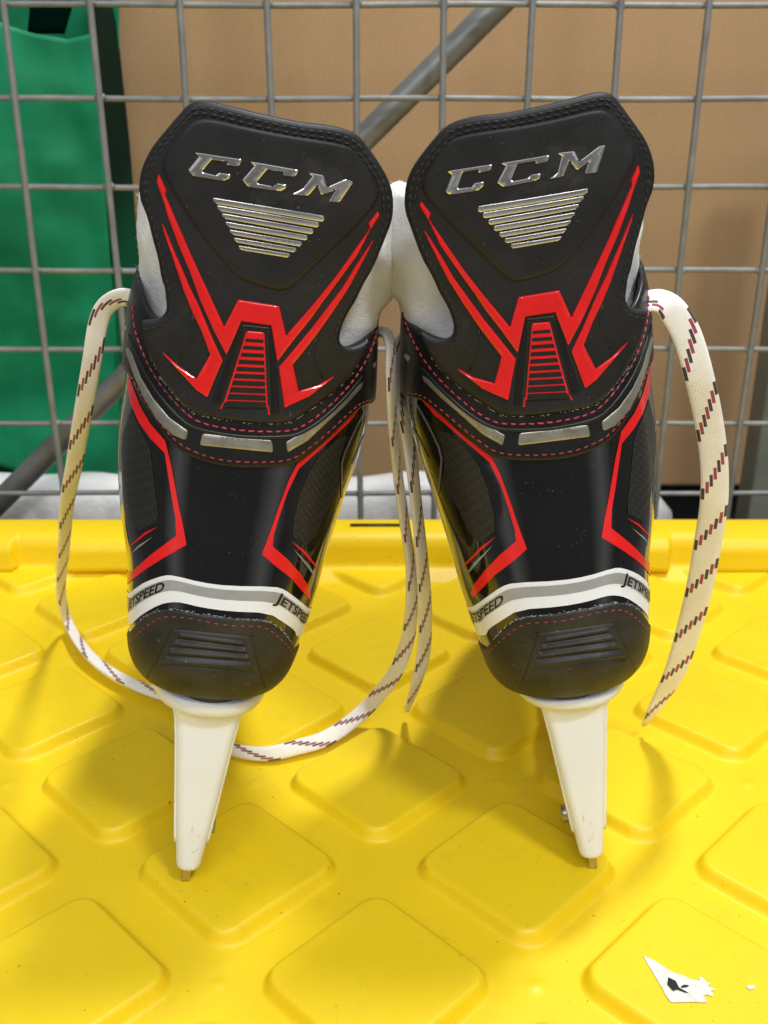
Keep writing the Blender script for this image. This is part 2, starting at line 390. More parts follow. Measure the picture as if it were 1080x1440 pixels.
def decal(kind, loop_mm, lift, thick=0, r=.8, step=2.0, hfun=None, wall=True, fine=None):
    """sheet following the surface: loop in domain mm; lift and thick in metres; r = edge rounding in mm"""
    if len(loop_mm) < 4: return None
    loop = [loop_mm[0]]
    for p in loop_mm[1:]:
        if math.hypot(p[0] - loop[-1][0], p[1] - loop[-1][1]) > .03: loop.append(p)
    if math.hypot(loop[0][0] - loop[-1][0], loop[0][1] - loop[-1][1]) < .03: loop.pop()
    A = np.array(loop); n = len(A)
    pts = [A]
    if thick > 0:
        T = np.roll(A, -1, 0) - np.roll(A, 1, 0); T /= np.linalg.norm(T, axis=1, keepdims=True) + 1e-12
        area = .5 * np.sum(A[:, 0] * np.roll(A[:, 1], -1) - np.roll(A[:, 0], -1) * A[:, 1])
        Nn = np.stack([-T[:, 1], T[:, 0]], 1) * (1 if area > 0 else -1)
        for k in (.3, 1.0):
            Q = A + Nn * r * k; Q = Q[inside(Q, loop)]
            if len(Q): Q = Q[seg_dist(Q, loop) > r * k * .75]
            if len(Q): pts.append(Q)
    lo, hi = A.min(0), A.max(0); grids = [(step, lo, hi)]
    if fine: grids.append((fine[0], np.array(fine[1]), np.array(fine[2])))
    for st, l, h in grids:
        gx, gy = np.meshgrid(np.arange(l[0] + st * .3, h[0], st), np.arange(l[1] + st * .3, h[1], st))
        gx = gx + (np.arange(gx.shape[0]) % 2)[:, None] * st * .5
        Q = np.stack([gx.ravel(), gy.ravel()], 1); Q = Q[inside(Q, loop)]
        if len(Q): Q = Q[seg_dist(Q, loop) > (max(r * 1.3, st * .35) if thick > 0 else st * .35)]
        if fine and st == step and len(Q):
            Q = Q[~((Q > np.array(fine[1])).all(1) & (Q < np.array(fine[2])).all(1))]
        if len(Q): pts.append(Q)
    P = np.concatenate(pts)
    vs, es, fs, ov, oe, of = delaunay_2d_cdt([Vector(p) for p in P], [(i, (i + 1) % n) for i in range(n)], [], 1, 1e-5)
    Q = np.array([(v.x, v.y) for v in vs]); d = seg_dist(Q, loop)
    th, z = Q[:, 0] / SC, Q[:, 1] / 1000
    base = surf(kind, th, z); nn = surf_n(kind, th, z)
    if thick > 0:
        t = np.clip(d / r, 0, 1); h = lift + thick * np.sqrt(1 - (1 - t) ** 2)
        if wall: h = np.where(d < 1e-3, lift - .0005, h)
    else: h = np.full(len(Q), lift)
    if hfun is not None: h = h + hfun(Q)
    V = base + nn * h[:, None]; faces = []
    for f in fs:
        if len(f) < 3: continue
        a, b_, c = V[f[0]], V[f[1]], V[f[2]]
        if np.dot(np.cross(b_ - a, c - a), nn[f[0]] + nn[f[1]] + nn[f[2]]) < 0: f = f[::-1]
        faces.append(tuple(f))
    return V, faces
def px_loop(kind, pts, side='L', step=3.0, smooth=0):
    if smooth: pts = chaikin(pts, smooth)
    d = [q for q in to_dom(kind, densify(pts, step), side) if q is not None]
    return dom_mm(d)
def px_line(kind, pts, side='L', step=4.0, smooth=1):
    if smooth: pts = chaikin(pts, smooth, False)
    return dom_mm([q for q in to_dom(kind, densify(pts, step, False), side) if q is not None])
def dom_pts(kind, mm, lift):
    A = np.array(mm); th, z = A[:, 0] / SC, A[:, 1] / 1000
    n = surf_n(kind, th, z); return surf(kind, th, z) + n * lift, n
def resample3(P, Nn, step):
    d = np.r_[0, np.cumsum(np.linalg.norm(np.diff(P, axis=0), axis=1))]; k = max(2, int(d[-1] / step) + 1)
    s = np.linspace(0, d[-1], k)
    P2 = np.stack([np.interp(s, d, P[:, i]) for i in range(3)], 1); N2 = np.stack([np.interp(s, d, Nn[:, i]) for i in range(3)], 1)
    return P2, N2 / np.linalg.norm(N2, axis=1, keepdims=True)
def stitches(kind, mm, lift, length=.0026, gap=.0012, w=.00055, jit=.12):
    P, Nn = dom_pts(kind, mm, lift); P, Nn = resample3(P, Nn, length + gap); V, Fc = [], []
    for i in range(len(P) - 1):
        t = P[i + 1] - P[i]; t /= np.linalg.norm(t); b_ = np.cross(Nn[i], t)
        t = t + b_ * rng.uniform(-jit, jit); t /= np.linalg.norm(t)
        c = (P[i] + P[i + 1]) / 2; n0 = len(V); a = length * .5 * rng.uniform(.85, 1.08)
        prof = [(-1, .25), (-.75, .85), (0, 1.0), (.75, .85), (1, .25)]
        for (q, s) in prof:
            for k in range(6):
                g = 2 * math.pi * k / 6
                V.append(c + t * a * q + (b_ * math.cos(g) + Nn[i] * math.sin(g)) * w * s + Nn[i] * w * (.35 - .9 * abs(q) ** 3))
        for r_ in range(4):
            for k in range(6):
                Fc.append((n0 + r_ * 6 + k, n0 + r_ * 6 + (k + 1) % 6, n0 + r_ * 6 + 6 + (k + 1) % 6, n0 + r_ * 6 + 6 + k))
        Fc.append(tuple(n0 + k for k in range(6))[::-1]); Fc.append(tuple(n0 + 24 + k for k in range(6)))
    return V, Fc
def cord(kind, mm, lift, r, n=8):
    P, Nn = dom_pts(kind, mm, lift); P, Nn = resample3(P, Nn, .0025); V, Fc = [], []; tube(V, Fc, list(P), r, n); return V, Fc
def fray(kind, mm, lift, dens=700, mx=.0012):
    P, Nn = dom_pts(kind, mm, lift); V, Fc = [], []; d = np.r_[0, np.cumsum(np.linalg.norm(np.diff(P, axis=0), axis=1))]
    for _ in range(int(d[-1] * dens)):
        s = rng.random() * d[-1]; p = np.array([np.interp(s, d, P[:, i]) for i in range(3)]); n_ = np.array([np.interp(s, d, Nn[:, i]) for i in range(3)])
        t = np.array([np.interp(min(s + .001, d[-1]), d, P[:, i]) for i in range(3)]) - p
        if np.linalg.norm(t) < 1e-6: continue
        t /= np.linalg.norm(t); b_ = np.cross(n_, t); g = rng.gauss(0, .5)
        dr = t * math.cos(g) + b_ * math.sin(g); L = rng.uniform(.3, 1) * mx; p = p + b_ * rng.gauss(0, .0002)
        tube(V, Fc, [p, p + dr * L * .5 + n_ * .0001, p + dr * L + n_ * rng.uniform(0, .0003)], [.00012, .00010, .00004], 4)
    return V, Fc

PAIRS = [((274, 142), (855, 130)), ((333, 420), (787, 408)), ((393, 428), (727, 418)), ((322, 568), (800, 552)), ((378, 573), (743, 562)),
         ((292, 556), (822, 541)), ((398, 570), (718, 556)), ((527, 297), (594, 283))]
PAIRS_S = [((286, 608), (817, 597)), ((282, 625), (820, 613)), ((383, 635), (723, 626)), ((262, 768), (849, 758)), ((370, 778), (739, 773)),
           ((235, 809), (871, 800)), ((390, 826), (718, 820)), ((236, 867), (871, 858)), ((364, 880), (742, 877)), ((235, 847), (872, 838)), ((375, 862), (731, 856))]
def warp_fit():
    A, B = [], []
    for kind, prs in (('guard', PAIRS), ('shell', PAIRS_S)):
        a = to_dom(kind, [p[0] for p in prs], 'L'); b_ = to_dom(kind, [p[1] for p in prs], 'R')
        for u, v in zip(a, b_):
            if u is None or v is None: continue
            pu = surf(kind, u[0], u[1]); pv = surf(kind, v[0], v[1]); A.append((pu[0], pu[2])); B.append((pv[0] - pu[0], pv[2] - pu[2]))
    A = np.array(A); B = np.array(B)
    def feat(x, z):
        x = x / .05; z = (z - .22) / .1; return np.stack([np.ones_like(x), x, z, x * z, z * z, x * x], -1)
    X = feat(A[:, 0], A[:, 1]); W_ = np.linalg.solve(X.T @ X + np.eye(6) * .35, X.T @ B)
    print('warp residual mm', np.abs(X @ W_ - B).mean() * 1000, np.abs(B).mean() * 1000)
    return lambda V: feat(np.clip(V[:, 0], -.06, .06), np.clip(V[:, 2], .1, .36)) @ W_ * np.clip((V[:, 2] - .0905) / .012, 0, 1)[:, None] * np.clip((.16 - V[:, 1]) / .06, 0, 1)[:, None]
WARP = warp_fit()
PARTS = []                 # (name, parent name, V, F, material, solidify)  built once, used for both skates
def part(name, parent, VF, mat, solid=None, smooth=True, sides='LR', label=None):
    if VF is None: print('skipped', name); return
    PARTS.append((name, parent, np.array(VF[0], float), VF[1], mat, solid, smooth, sides, label))
def join(items):
    V, Fc = [], []
    for v, f in items:
        n = len(V); V += [tuple(p) for p in v]; Fc += [tuple(n + i for i in q) for q in f]
    return V, Fc

# ---- boot shell
th = np.linspace(-math.pi, math.pi, 145)[:-1]; zz = np.r_[np.linspace(.1043, .110, 7), np.linspace(.112, .248, 93)]
P = surf('shell', th[None, :].repeat(len(zz), 0), zz[:, None].repeat(len(th), 1)).reshape(-1, 3)
Fs = grid_faces(len(th), len(zz), True); Fs.append(tuple(range(len(th)))[::-1])
part('boot_shell', None, (P, Fs), 'gloss')

# ---- heel cap
cap_top = [(186, 886), (190, 881), (205.5, 866), (225, 857.5), (241.7, 856), (261, 859.5), (283, 863), (305.5, 865.5), (330.5, 869), (355.5, 870.5), (378, 873), (394.5, 884.5), (408, 901), (414, 911)]
ct = px_line('shell', cap_top, smooth=1)
zl = ct[0][1]; zr = ct[-1][1]
capL = [(-100, zl - 16), (-78, zl - 9)] + ct + [(78, zr - 6), (100, zr - 12), (100, 104.9), (-100, 104.9)]
capL = densify(capL, 1.0)
def groove_px(pts): return px_line('shell', pts, smooth=0)
grooves = [(groove_px(g), w, dp) for g, w, dp in (
    ([(241.7, 883), (210, 950)], .55, .0007), ([(241.7, 883), (353, 894)], .6, .0006), ([(353, 894), (371, 963.6)], .55, .0007),
    ([(252, 898), (341, 909)], .75, .0010), ([(245, 909.5), (346, 919)], .75, .0010), ([(236, 921), (350, 929.5)], .75, .0010), ([(226, 933), (357, 944)], .5, .0006))]
ridges = [(groove_px(g), .8, .0007) for g in ([(255, 893), (339, 904)], [(247, 904.5), (343, 914.5)], [(240, 916), (347, 924.5)], [(232, 928), (352, 937)])]
def cap_h(Q):
    h = np.zeros(len(Q))
    for pl, w, dp in grooves: h -= dp * np.exp(-(line_dist(Q, pl) / w) ** 2)
    for pl, w, dp in ridges: h += dp * np.exp(-(line_dist(Q, pl) / w) ** 2)
    return h
allg = np.concatenate([np.array(g[0]) for g in grooves])
part('heel_cap', None, decal('shell', capL, .0001, .0009, 0.9, 1.8, cap_h, fine=(.5, allg.min(0) - 2, allg.max(0) + 2)), 'cap')
st = px_line('shell', [(186, 901), (205.5, 881.7), (225, 868), (239, 866), (269.5, 868.6), (305.5, 877), (330.5, 879.5), (366.7, 879.5), (380.5, 886), (400, 904), (412, 920)])
part('stitching', 'heel_cap', stitches('shell', st, .0009, .0024, .0013, .00030), 'thread_red')
part('frayed_edge', 'heel_cap', fray('shell', ct[4:-3], .0007, 1500, .0016), 'fray')

# ---- printed graphics on the shell
def print_px(name, pts, mat, lift=.00025, ext_l=None, ext_r=None, step=3, smooth=0, sides='LR'):
    part(name, 'boot_shell', decal('shell', px_loop('shell', pts, 'L', step, smooth), lift, 0, step=2.2), mat, sides=sides)
wt = px_line('shell', [(183, 834), (192, 826.5), (205.5, 817.8), (230.5, 809), (244.5, 809), (283, 819), (322, 824), (386, 824.7), (400, 829), (416.7, 841.4), (433, 855)], smooth=1)
wb = px_line('shell', [(416, 894), (414, 886), (400, 876), (378, 861.7), (322, 859.5), (283, 854), (255.5, 847), (241.7, 846.4), (225, 849.7), (203, 862), (191, 872), (186, 878)], smooth=1)
def slope_ext(line, end, dth, k=.32):
    p = line[-1] if end else line[0]; sgn = 1 if p[0] > 0 else -1
    return (p[0] + sgn * dth, p[1] - dth * k)
stripe = [slope_ext(wt, 0, 30)] + wt + [slope_ext(wt, 1, 30)] + [slope_ext(wb, 0, 30)] + wb + [slope_ext(wb, 1, 30)]
part('heel_stripe', 'boot_shell', decal('shell', densify(stripe, 1.0), .00025, 0, step=2), 'white_print')
def lerp_line(a, b_, t, n=60):
    a, b_ = np.array(a), np.array(b_)[::-1]
    f = lambda L: np.stack([np.interp(np.linspace(0, 1, n), np.linspace(0, 1, len(L)), L[:, i]) for i in (0, 1)], 1)
    return f(a) * (1 - t) + f(b_) * t
ta = np.array([slope_ext(wt, 0, 30)] + wt + [slope_ext(wt, 1, 30)]); tb = np.array([slope_ext(wb, 0, 30)] + wb + [slope_ext(wb, 1, 30)])
def by_theta(line, th_): o = np.argsort(line[:, 0]); return np.interp(th_, line[o, 0], line[o, 1])
tt = np.linspace(max(ta[:, 0].min(), tb[:, 0].min()) + .5, min(ta[:, 0].max(), tb[:, 0].max()) - .5, 110)
zt, zb = by_theta(ta, tt), by_theta(tb, tt)
gl = [(t, a * .83 + b_ * .17) for t, a, b_ in zip(tt, zt, zb)] + [(t, a * .44 + b_ * .56) for t, a, b_ in zip(tt[::-1], zt[::-1], zb[::-1])]
part('grey_band', 'heel_stripe', decal('shell', gl, .0004, 0, step=1.6), 'grey_print')
def stripe_mid(t): return by_theta(ta, t) * .635 + by_theta(tb, t) * .365

redL = [(184, 534), (188.5, 546), (198, 571), (212.5, 596), (233, 620), (241.7, 656.7), (252, 713), (258, 740), (262.5, 766), (233, 783), (208, 799), (192, 811), (184, 818), (183.5, 806), (192, 798), (212.5, 780), (248, 753.5), (247, 727.5), (241.7, 698), (232, 637), (212.5, 617), (196, 594), (184, 567), (180, 546), (179, 530)]
redR = [(502, 571), (508, 571), (491, 593), (464.5, 618), (420, 659), (404.5, 691), (393, 724.5), (384.5, 753), (383, 768), (404.5, 786.7), (422, 806.7), (433.6, 824.7), (437, 836), (434, 843), (430, 838), (409, 813), (386.7, 795.6), (368, 779), (380, 746.7), (393, 709), (406.7, 673), (419, 649), (444.5, 624.5), (471, 600), (493.5, 575.5)]
def ext_loop(loop, mode):
    return loop
print_px('red_flash', redL, 'red_print', .0003); print_px('red_flash', redR, 'red_print', .0003)
lo = px_line('shell', [(192, 798), (184.5, 804)], smooth=0); lo2 = px_line('shell', [(192, 811), (184.5, 817.5)], smooth=0)
part('red_flash', 'boot_shell', decal('shell', densify([lo[-1], (lo[-1][0] - 14, lo[-1][1] - 5), (lo[-1][0] - 30, lo[-1][1] - 12), (lo2[-1][0] - 28, lo2[-1][1] - 13), (lo2[-1][0] - 14, lo2[-1][1] - 7), lo2[-1]], 1.2), .0003, 0), 'red_print')
print_px('red_swoosh', [(223, 740.5), (204, 749), (186, 765), (184, 769), (204, 752.5)], 'red_print', .0003, step=2)
print_px('grey_swoosh', [(215.6, 754.3), (194, 768), (184.5, 780), (195.5, 770.5)], 'swoosh_grey', .0003, step=2)
print_px('red_swoosh', [(409, 760.5), (428, 774.5), (443, 793), (447, 802), (441, 795), (425, 776.5)], 'red_print', .0003, step=2)
print_px('grey_swoosh', [(413, 772.5), (434.5, 794.5), (442, 808), (439.5, 808), (431, 796.5)], 'swoosh_grey', .0003, step=2)
print_px('carbon_panel', [(181, 588), (185, 575), (196, 600), (211.5, 629.6), (214.6, 654.6), (222, 717), (222, 734), (196, 746), (190, 740), (183, 713), (176, 675), (171, 640), (173, 610)], 'carbon', .0002)
print_px('carbon_panel', [(451, 638), (436, 660), (422, 693), (413, 729), (411, 753), (430, 768), (444, 753), (456, 724), (476, 690), (477, 645), (488, 612), (474, 617)], 'carbon', .0002)
def ribbon_px(pts, w): 
    A = np.array(chaikin(pts, 1, False)); T = np.gradient(A, axis=0); T /= np.linalg.norm(T, axis=1, keepdims=True); n = np.stack([-T[:, 1], T[:, 0]], 1) * w / 2
    return [tuple(p) for p in A + n] + [tuple(p) for p in (A - n)[::-1]]
print_px('grey_line', ribbon_px([(512, 578), (496, 610), (480, 646), (480, 672), (480, 700)], 2.2), 'thin_grey', .0003, step=2)
print_px('grey_line', ribbon_px([(522, 592), (508, 620), (495, 652)], 1.6), 'thin_grey', .0003, step=2)

# ---- ankle band (outer quarter) with collar
low = [(166, 508), (171, 512), (178, 520), (187, 530), (204, 564), (225, 598), (242, 624), (264, 641), (302, 654), (336, 658), (378, 658), (413, 654), (430, 641), (455, 620), (481, 594), (502, 573), (515, 568), (530, 568)]
top = [(193, 374), (198, 400), (206, 422), (214, 438), (222, 447), (240, 452), (300, 466), (400, 478), (470, 488), (488, 487), (503, 481), (518, 470), (530, 459), (539, 449)]
lm = px_line('shell', low); tm = px_line('shell', top)
band = [(-128, lm[0][1] + 1), (-105, lm[0][1])] + lm + [(105, lm[-1][1]), (128, lm[-1][1] + 2)] + [(128, 288), (100, 286), (tm[-1][0] + 6, tm[-1][1] + 5)] + tm[::-1] + [(tm[0][0] - 8, tm[0][1] + 3), (-100, 288), (-128, 290)]
part('ankle_band', None, decal('shell', densify(band, 1.4), .0003, .0018, 1.3, 2.2), 'rubber_soft', solid=.0035)
pink = [(194, 430), (195, 458), (204, 488), (221, 526), (242, 556), (268, 584), (285, 594), (319, 601), (353, 605), (396, 605), (417, 602), (447, 581), (481, 547), (502, 518), (517, 487), (524, 462)]
pk = px_line('shell', pink)
part('stitching', 'ankle_band', stitches('shell', pk, .0023, .0027, .0011, .00040), 'thread_pink')
lowst = [(172, 507), (180, 513), (190, 527), (209, 562), (229, 593), (246, 616), (266, 631), (303, 645), (337, 649), (378, 649), (410, 645), (426, 633), (451, 613), (478, 587), (500, 566), (514, 561), (530, 561)]
part('stitching', 'ankle_band', stitches('shell', px_line('shell', lowst), .0021, .0024, .0012, .00034), 'thread_red')
pip = [(188, 472), (197, 498), (214, 534), (236, 566), (262, 594), (282, 603), (318, 610), (353, 613.5), (397, 613), (419, 609), (450, 589), (484, 555), (506, 526)]
part('piping', 'ankle_band', cord('shell', px_line('shell', pip), .0018, .0010), 'rubber_soft')
part('piping', 'ankle_band', cord('shell', px_line('shell', [(197, 470), (206, 496), (224, 530), (245, 560), (270, 587)]), .0021, .0005), 'rubber')
silver = ([(183, 489), (187, 488), (192, 497), (204, 530), (221, 560), (242, 586), (267.5, 605), (264.5, 618.5), (246, 611), (225, 590), (208, 560), (195, 530), (186, 502)],
          [(286, 608), (382, 617.5), (383, 635), (282, 625)],
          [(400, 620), (430, 601), (455, 581), (481, 556), (505, 535), (502, 545), (481, 569), (455, 594), (430, 618), (402, 635)])
for s_ in silver:
    part('silver_inlay', 'ankle_band', decal('shell', px_loop('shell', s_, 'L', 2.5), .0017, .0007, .45, 1.6), 'inlay')
for s_ in ([(174, 476), (178, 480), (181, 486), (178, 485), (173, 482)], [(169, 470), (171.5, 472), (171, 475), (168.5, 473)], [(184, 458), (186, 462), (181, 468), (180, 464)],
           [(517, 512), (521, 507), (523, 511), (519, 518)], [(524, 508), (528, 505), (529, 510), (526, 515)]):
    part('worn_mark', 'ankle_band', decal('shell', px_loop('shell', s_, 'L', 1.5), .0023, 0, step=1), 'swoosh_grey')

# ---- tendon guard
gtop = [(200, 278), (198.3, 256.7), (203, 232), (215, 207), (233, 184.5), (252, 161.7), (266, 145.8), (278.5, 140.6), (294, 141), (313.7, 145.8), (349, 155), (391, 164.5), (426, 171.5), (461.5, 175), (486, 181), (503.7, 189.8), (517.8, 207.4), (532, 228.5), (544, 249.6), (550, 271), (550, 295), (547, 312)]
gright = [(539, 332), (523, 373), (507, 400), (498, 420), (488.5, 435), (481, 450), (475.5, 467), (475.5, 478), (479, 484), (488.5, 487), (503, 482), (517, 473)]
gbot = [(511, 489), (500, 509), (488.5, 526), (474, 541), (451.5, 561), (425.5, 580), (403, 593.5), (370, 594.5), (338.5, 591.7), (320, 589), (281, 583), (264.5, 572), (242, 548), (222.6, 515), (212, 494), (205, 472), (201.5, 453)]
gleft = [(204, 449), (212, 448.5), (221, 447.5), (231.5, 443), (236.5, 432), (235, 417), (233.7, 403), (229, 390), (224.4, 361), (217, 335), (209.6, 303), (203, 287)]
guard_loop = px_loop('guard', gtop + gright + gbot + gleft, 'L', 3, 1)
part('tendon_guard', None, decal('guard', guard_loop, .0015, .0020, 1.8, 2.4), 'rubber', solid=.003)
panel = [(231, 238), (247, 268), (263, 296), (285, 328), (308, 357), (326, 379), (341, 391), (360, 398), (382, 404), (399, 406), (413, 399), (435, 378), (465, 348), (498, 316), (528, 280), (529, 262), (514, 230), (499, 208), (480, 200), (440, 193), (400, 187), (350, 177), (305, 166), (282, 164), (265, 175), (246, 200), (234, 220)]
part('logo_panel', 'tendon_guard', decal('guard', px_loop('guard', panel, 'L', 3, 1), .0033, .0010, 1.6, 2.2), 'rubber')
GL = .0036
RM = [(228.5, 242), (239, 266), (238, 274), (254, 312.6), (272.6, 357), (291, 398), (305, 429.6), (316.3, 455.5), (335, 418), (392, 427), (401, 467.6), (420, 445), (441, 420), (467, 387), (489, 355.6), (509.6, 326), (514, 318.5), (513, 311), (526, 293.5), (528, 300), (515, 320), (498.5, 354), (472.6, 391), (450, 422), (433.7, 446), (412.6, 473), (388, 506), (380, 454.6), (340, 449), (319.5, 497), (301.5, 461), (284, 420), (270.7, 381), (254, 340), (241, 303), (233.7, 277), (226, 255)]
RLO = [(228, 290), (234, 312), (248.5, 348), (261.5, 379), (270, 400), (283, 428), (301.5, 474), (315, 503.7), (305, 528), (294, 557), (279, 546), (255, 518), (231, 489), (256, 512), (279, 528.7), (297, 495), (285, 461), (273.7, 437), (262, 406), (254, 381), (245, 353), (235, 322)]
RRO = [(524, 326), (509.6, 348), (495, 371), (477, 401), (457, 428), (436.7, 455.6), (413, 485), (390, 513), (397, 571), (431, 554), (468, 522), (444, 537), (417, 546), (410, 509), (440, 470), (462.6, 437), (485, 402), (499, 376), (511, 352)]
for nm, q in (('red_emblem', RM), ('red_chevron', RLO), ('red_chevron', RRO)):
    part(nm, 'tendon_guard', decal('guard', px_loop('guard', q, 'L', 2.2), GL - .0002, .0012, .55, 1.7), 'red')
z5 = lambda u, v: (220 + u / 5.4, 400 + v / 5.4)
vent = [z5(680, 335), z5(820, 345), z5(840, 925), z5(512, 885)]
part('red_vent', 'tendon_guard', decal('guard', px_loop('guard', vent, 'L', 2.5), GL - .0004, .0010, .5, 1.5), 'red')
for q in ([z5(512, 880), z5(524, 880), z5(500, 932), z5(480, 936)], [z5(832, 900), z5(846, 900), z5(856, 975), z5(838, 980)]):
    part('red_vent', 'tendon_guard', decal('guard', px_loop('guard', q, 'L', 1.5), GL - .0004, .0008, .3, 1), 'red')
sl = []
for k in range(10):
    v0 = 408 + k * 54.2; hh = 11 + k * 1.25
    ul = lambda v: 680 - (v - 335) * .30 + 17; ur = lambda v: 820 + (v - 335) * .034 - 15
    q = [z5(ul(v0 - hh), v0 - hh - 6), z5(ur(v0 - hh), v0 - hh + 3), z5(ur(v0 + hh), v0 + hh + 4), z5(ul(v0 + hh), v0 + hh - 4)]
    sl.append(decal('guard', px_loop('guard', q, 'L', 2), GL + .00075, 0, step=1.5))
part('vent_slots', 'red_vent', join(sl), 'groove')
# black frame round the vent
fr_ = [z5(560, 480), z5(642, 285), z5(868, 308), z5(905, 575), z5(918, 760), z5(925, 975), z5(860, 985), z5(842, 350), z5(672, 322), z5(490, 915), z5(420, 880), z5(520, 600)]
part('vent_frame', 'tendon_guard', decal('guard', px_loop('guard', fr_, 'L', 2.5), GL - .0006, .0008, .6, 1.8), 'rubber_soft')
def inset_path(pts, d, closed=False):
    A = np.array(chaikin(pts, 2, False)); T = np.gradient(A, axis=0); T /= np.linalg.norm(T, axis=1, keepdims=True); n = np.stack([-T[:, 1], T[:, 0]], 1)
    return [tuple(p) for p in A + n * d]
for d_ in (10, 17):
    part('stitching', 'tendon_guard', stitches('guard', px_line('guard', inset_path(gtop[6:-1], d_), smooth=0), .0036 + (.0004 if d_ > 12 else 0), .0027, .0007, .00040, .05), 'thread_black')
for pl, d_ in ((gtop[:8], 10), (gtop[:8], 15), (gtop[-3:] + gright[:9], 9), ([(202, 250), (203, 287), (209.6, 303), (217, 335), (224.4, 361), (229, 390), (233.7, 403), (235, 417), (237, 434), (231.5, 445), (221, 450), (206, 451)], -9)):
    part('stitching', 'tendon_guard', stitches('guard', px_line('guard', inset_path(pl, d_), smooth=0), .0035, .0026, .0007, .00036, .05), 'thread_black')
part('frayed_edge', 'tendon_guard', fray('guard', px_line('guard', gbot[1:-2]), .0024, 900, .0014), 'fray')
part('moulded_line', 'tendon_guard', cord('guard', px_line('guard', [(273, 440), (276, 462), (270, 485), (258, 500)]), .0032, .0007), 'rubber')
part('moulded_line', 'tendon_guard', cord('guard', px_line('guard', [(441, 472), (438, 495), (441, 515), (449, 528)]), .0032, .0007), 'rubber')
# chrome slats and letters
z45 = lambda u, v: (260 + u / 4.5, 200 + v / 4.5)
zR = lambda u, v: (620 + u / 4.5, 190 + v / 4.5)
sL = [(182, 340), (207, 388), (235, 437), (258, 490), (282, 540), (307, 590), (335, 640)]
sR = [(872, 452), (840, 492), (805, 535), (770, 575), (738, 616), (704, 655), (664, 690)]
for (a, b_), h_ in zip(zip(sL, sR), (38, 35, 34, 33, 31, 29, 27)):
    q = [z45(*a), z45(*b_), z45(b_[0] - 10, b_[1] + h_), z45(a[0] + 16, a[1] + h_)]
    part('chrome_slat', 'logo_panel', decal('guard', px_loop('guard', q, 'L', 2.5), .0043, .0003, .25, 1.2), 'chrome')
LET = {'L': [[(72, 55), (370, 100), (345, 146), (264, 133), (276, 116), (182, 104), (126, 172), (132, 183), (205, 200), (226, 183), (302, 195), (288, 220), (255, 236), (68, 206), (38, 168), (104, 82)],
             [(406, 110), (718, 165), (692, 211), (608, 197), (618, 178), (520, 163), (458, 238), (463, 250), (555, 268), (570, 247), (645, 258), (632, 282), (600, 300), (400, 272), (366, 228), (440, 140)],
             [(760, 178), (866, 197), (888, 270), (997, 219), (1048, 238), (960, 370), (893, 361), (935, 292), (848, 323), (825, 262), (770, 330), (660, 318), (697, 303), (735, 282), (797, 205)]],
       'R': [[(50, 215), (332, 172), (318, 215), (238, 228), (242, 208), (150, 222), (118, 318), (125, 325), (202, 315), (212, 293), (283, 280), (275, 310), (240, 340), (70, 365), (42, 345), (80, 240)],
             [(372, 168), (684, 115), (668, 160), (588, 175), (590, 155), (485, 172), (445, 270), (455, 280), (545, 262), (562, 240), (632, 230), (620, 262), (590, 280), (395, 318), (355, 290), (408, 185)],
             [(722, 105), (832, 92), (862, 155), (982, 62), (1022, 56), (966, 230), (892, 238), (914, 162), (845, 215), (802, 155), (765, 250), (660, 275), (705, 248), (728, 225), (752, 125)]]}
for side, conv in (('L', z45), ('R', zR)):
    for q in LET[side]:
        loop = px_loop('guard', [conv(*p) for p in q], side, 2)
        part('logo_letter', 'logo_panel', decal('guard', loop, .0040, .0008, .32, 1.3), 'chrome', sides=side)

# ---- lettering on the heel stripe (left and right flank of each boot)
def text_mesh(s, size):
    cu = bpy.data.curves.new('lettering', 'FONT'); cu.body = s; cu.size = size; cu.resolution_u = 3; cu.offset = .13
    ob = bpy.data.objects.new('lettering', cu); me = ob.to_mesh()
    V = np.array([v.co[:] for v in me.vertices]); Fc = [tuple(p.vertices) for p in me.polygons]; ob.to_mesh_clear()
    bpy.data.objects.remove(ob); bpy.data.curves.remove(cu); return V, Fc
def stripe_text(side):
    sgn = 1 if side == 'L' else -1
    for flank in ('left', 'right'):
        vj, fj = text_mesh('J', 6.8); v2, f2 = text_mesh('ETSPEED', 5.4)
        v2 = v2 + np.array([vj[:, 0].max() + .25, .0, 0]); V2, F2 = join([(vj, fj), (v2, f2)]); V2 = np.array(V2)
        V2 = V2 * np.array([1.62, 1.0, 1]); V2[:, 0] += V2[:, 1] * .35
        V2 = V2[:, :2]; L = V2[:, 0].max()
        # photo left flank: text ends near the rear; right flank: begins near the rear
        if flank == 'left': a_end = {'L': -28.0, 'R': -26.0}[side]; x0 = a_end - L; 
        else: x0 = {'L': 21.5, 'R': 29.0}[side]
        th_ = (x0 + V2[:, 0])                      # mm along the boot as seen, left to right
        thL = th_ * sgn                            # into the left skate's frame
        zz_ = stripe_mid(thL) + (V2[:, 1] - 1.95)
        base = surf('shell', thL / SC, zz_ / 1000) + surf_n('shell', thL / SC, zz_ / 1000) * .00055
        fc = F2 if side == 'L' else [f[::-1] for f in F2]
        part('lettering', 'heel_stripe', (base, fc), 'black_print', smooth=False, sides=side)
stripe_text('L'); stripe_text('R')

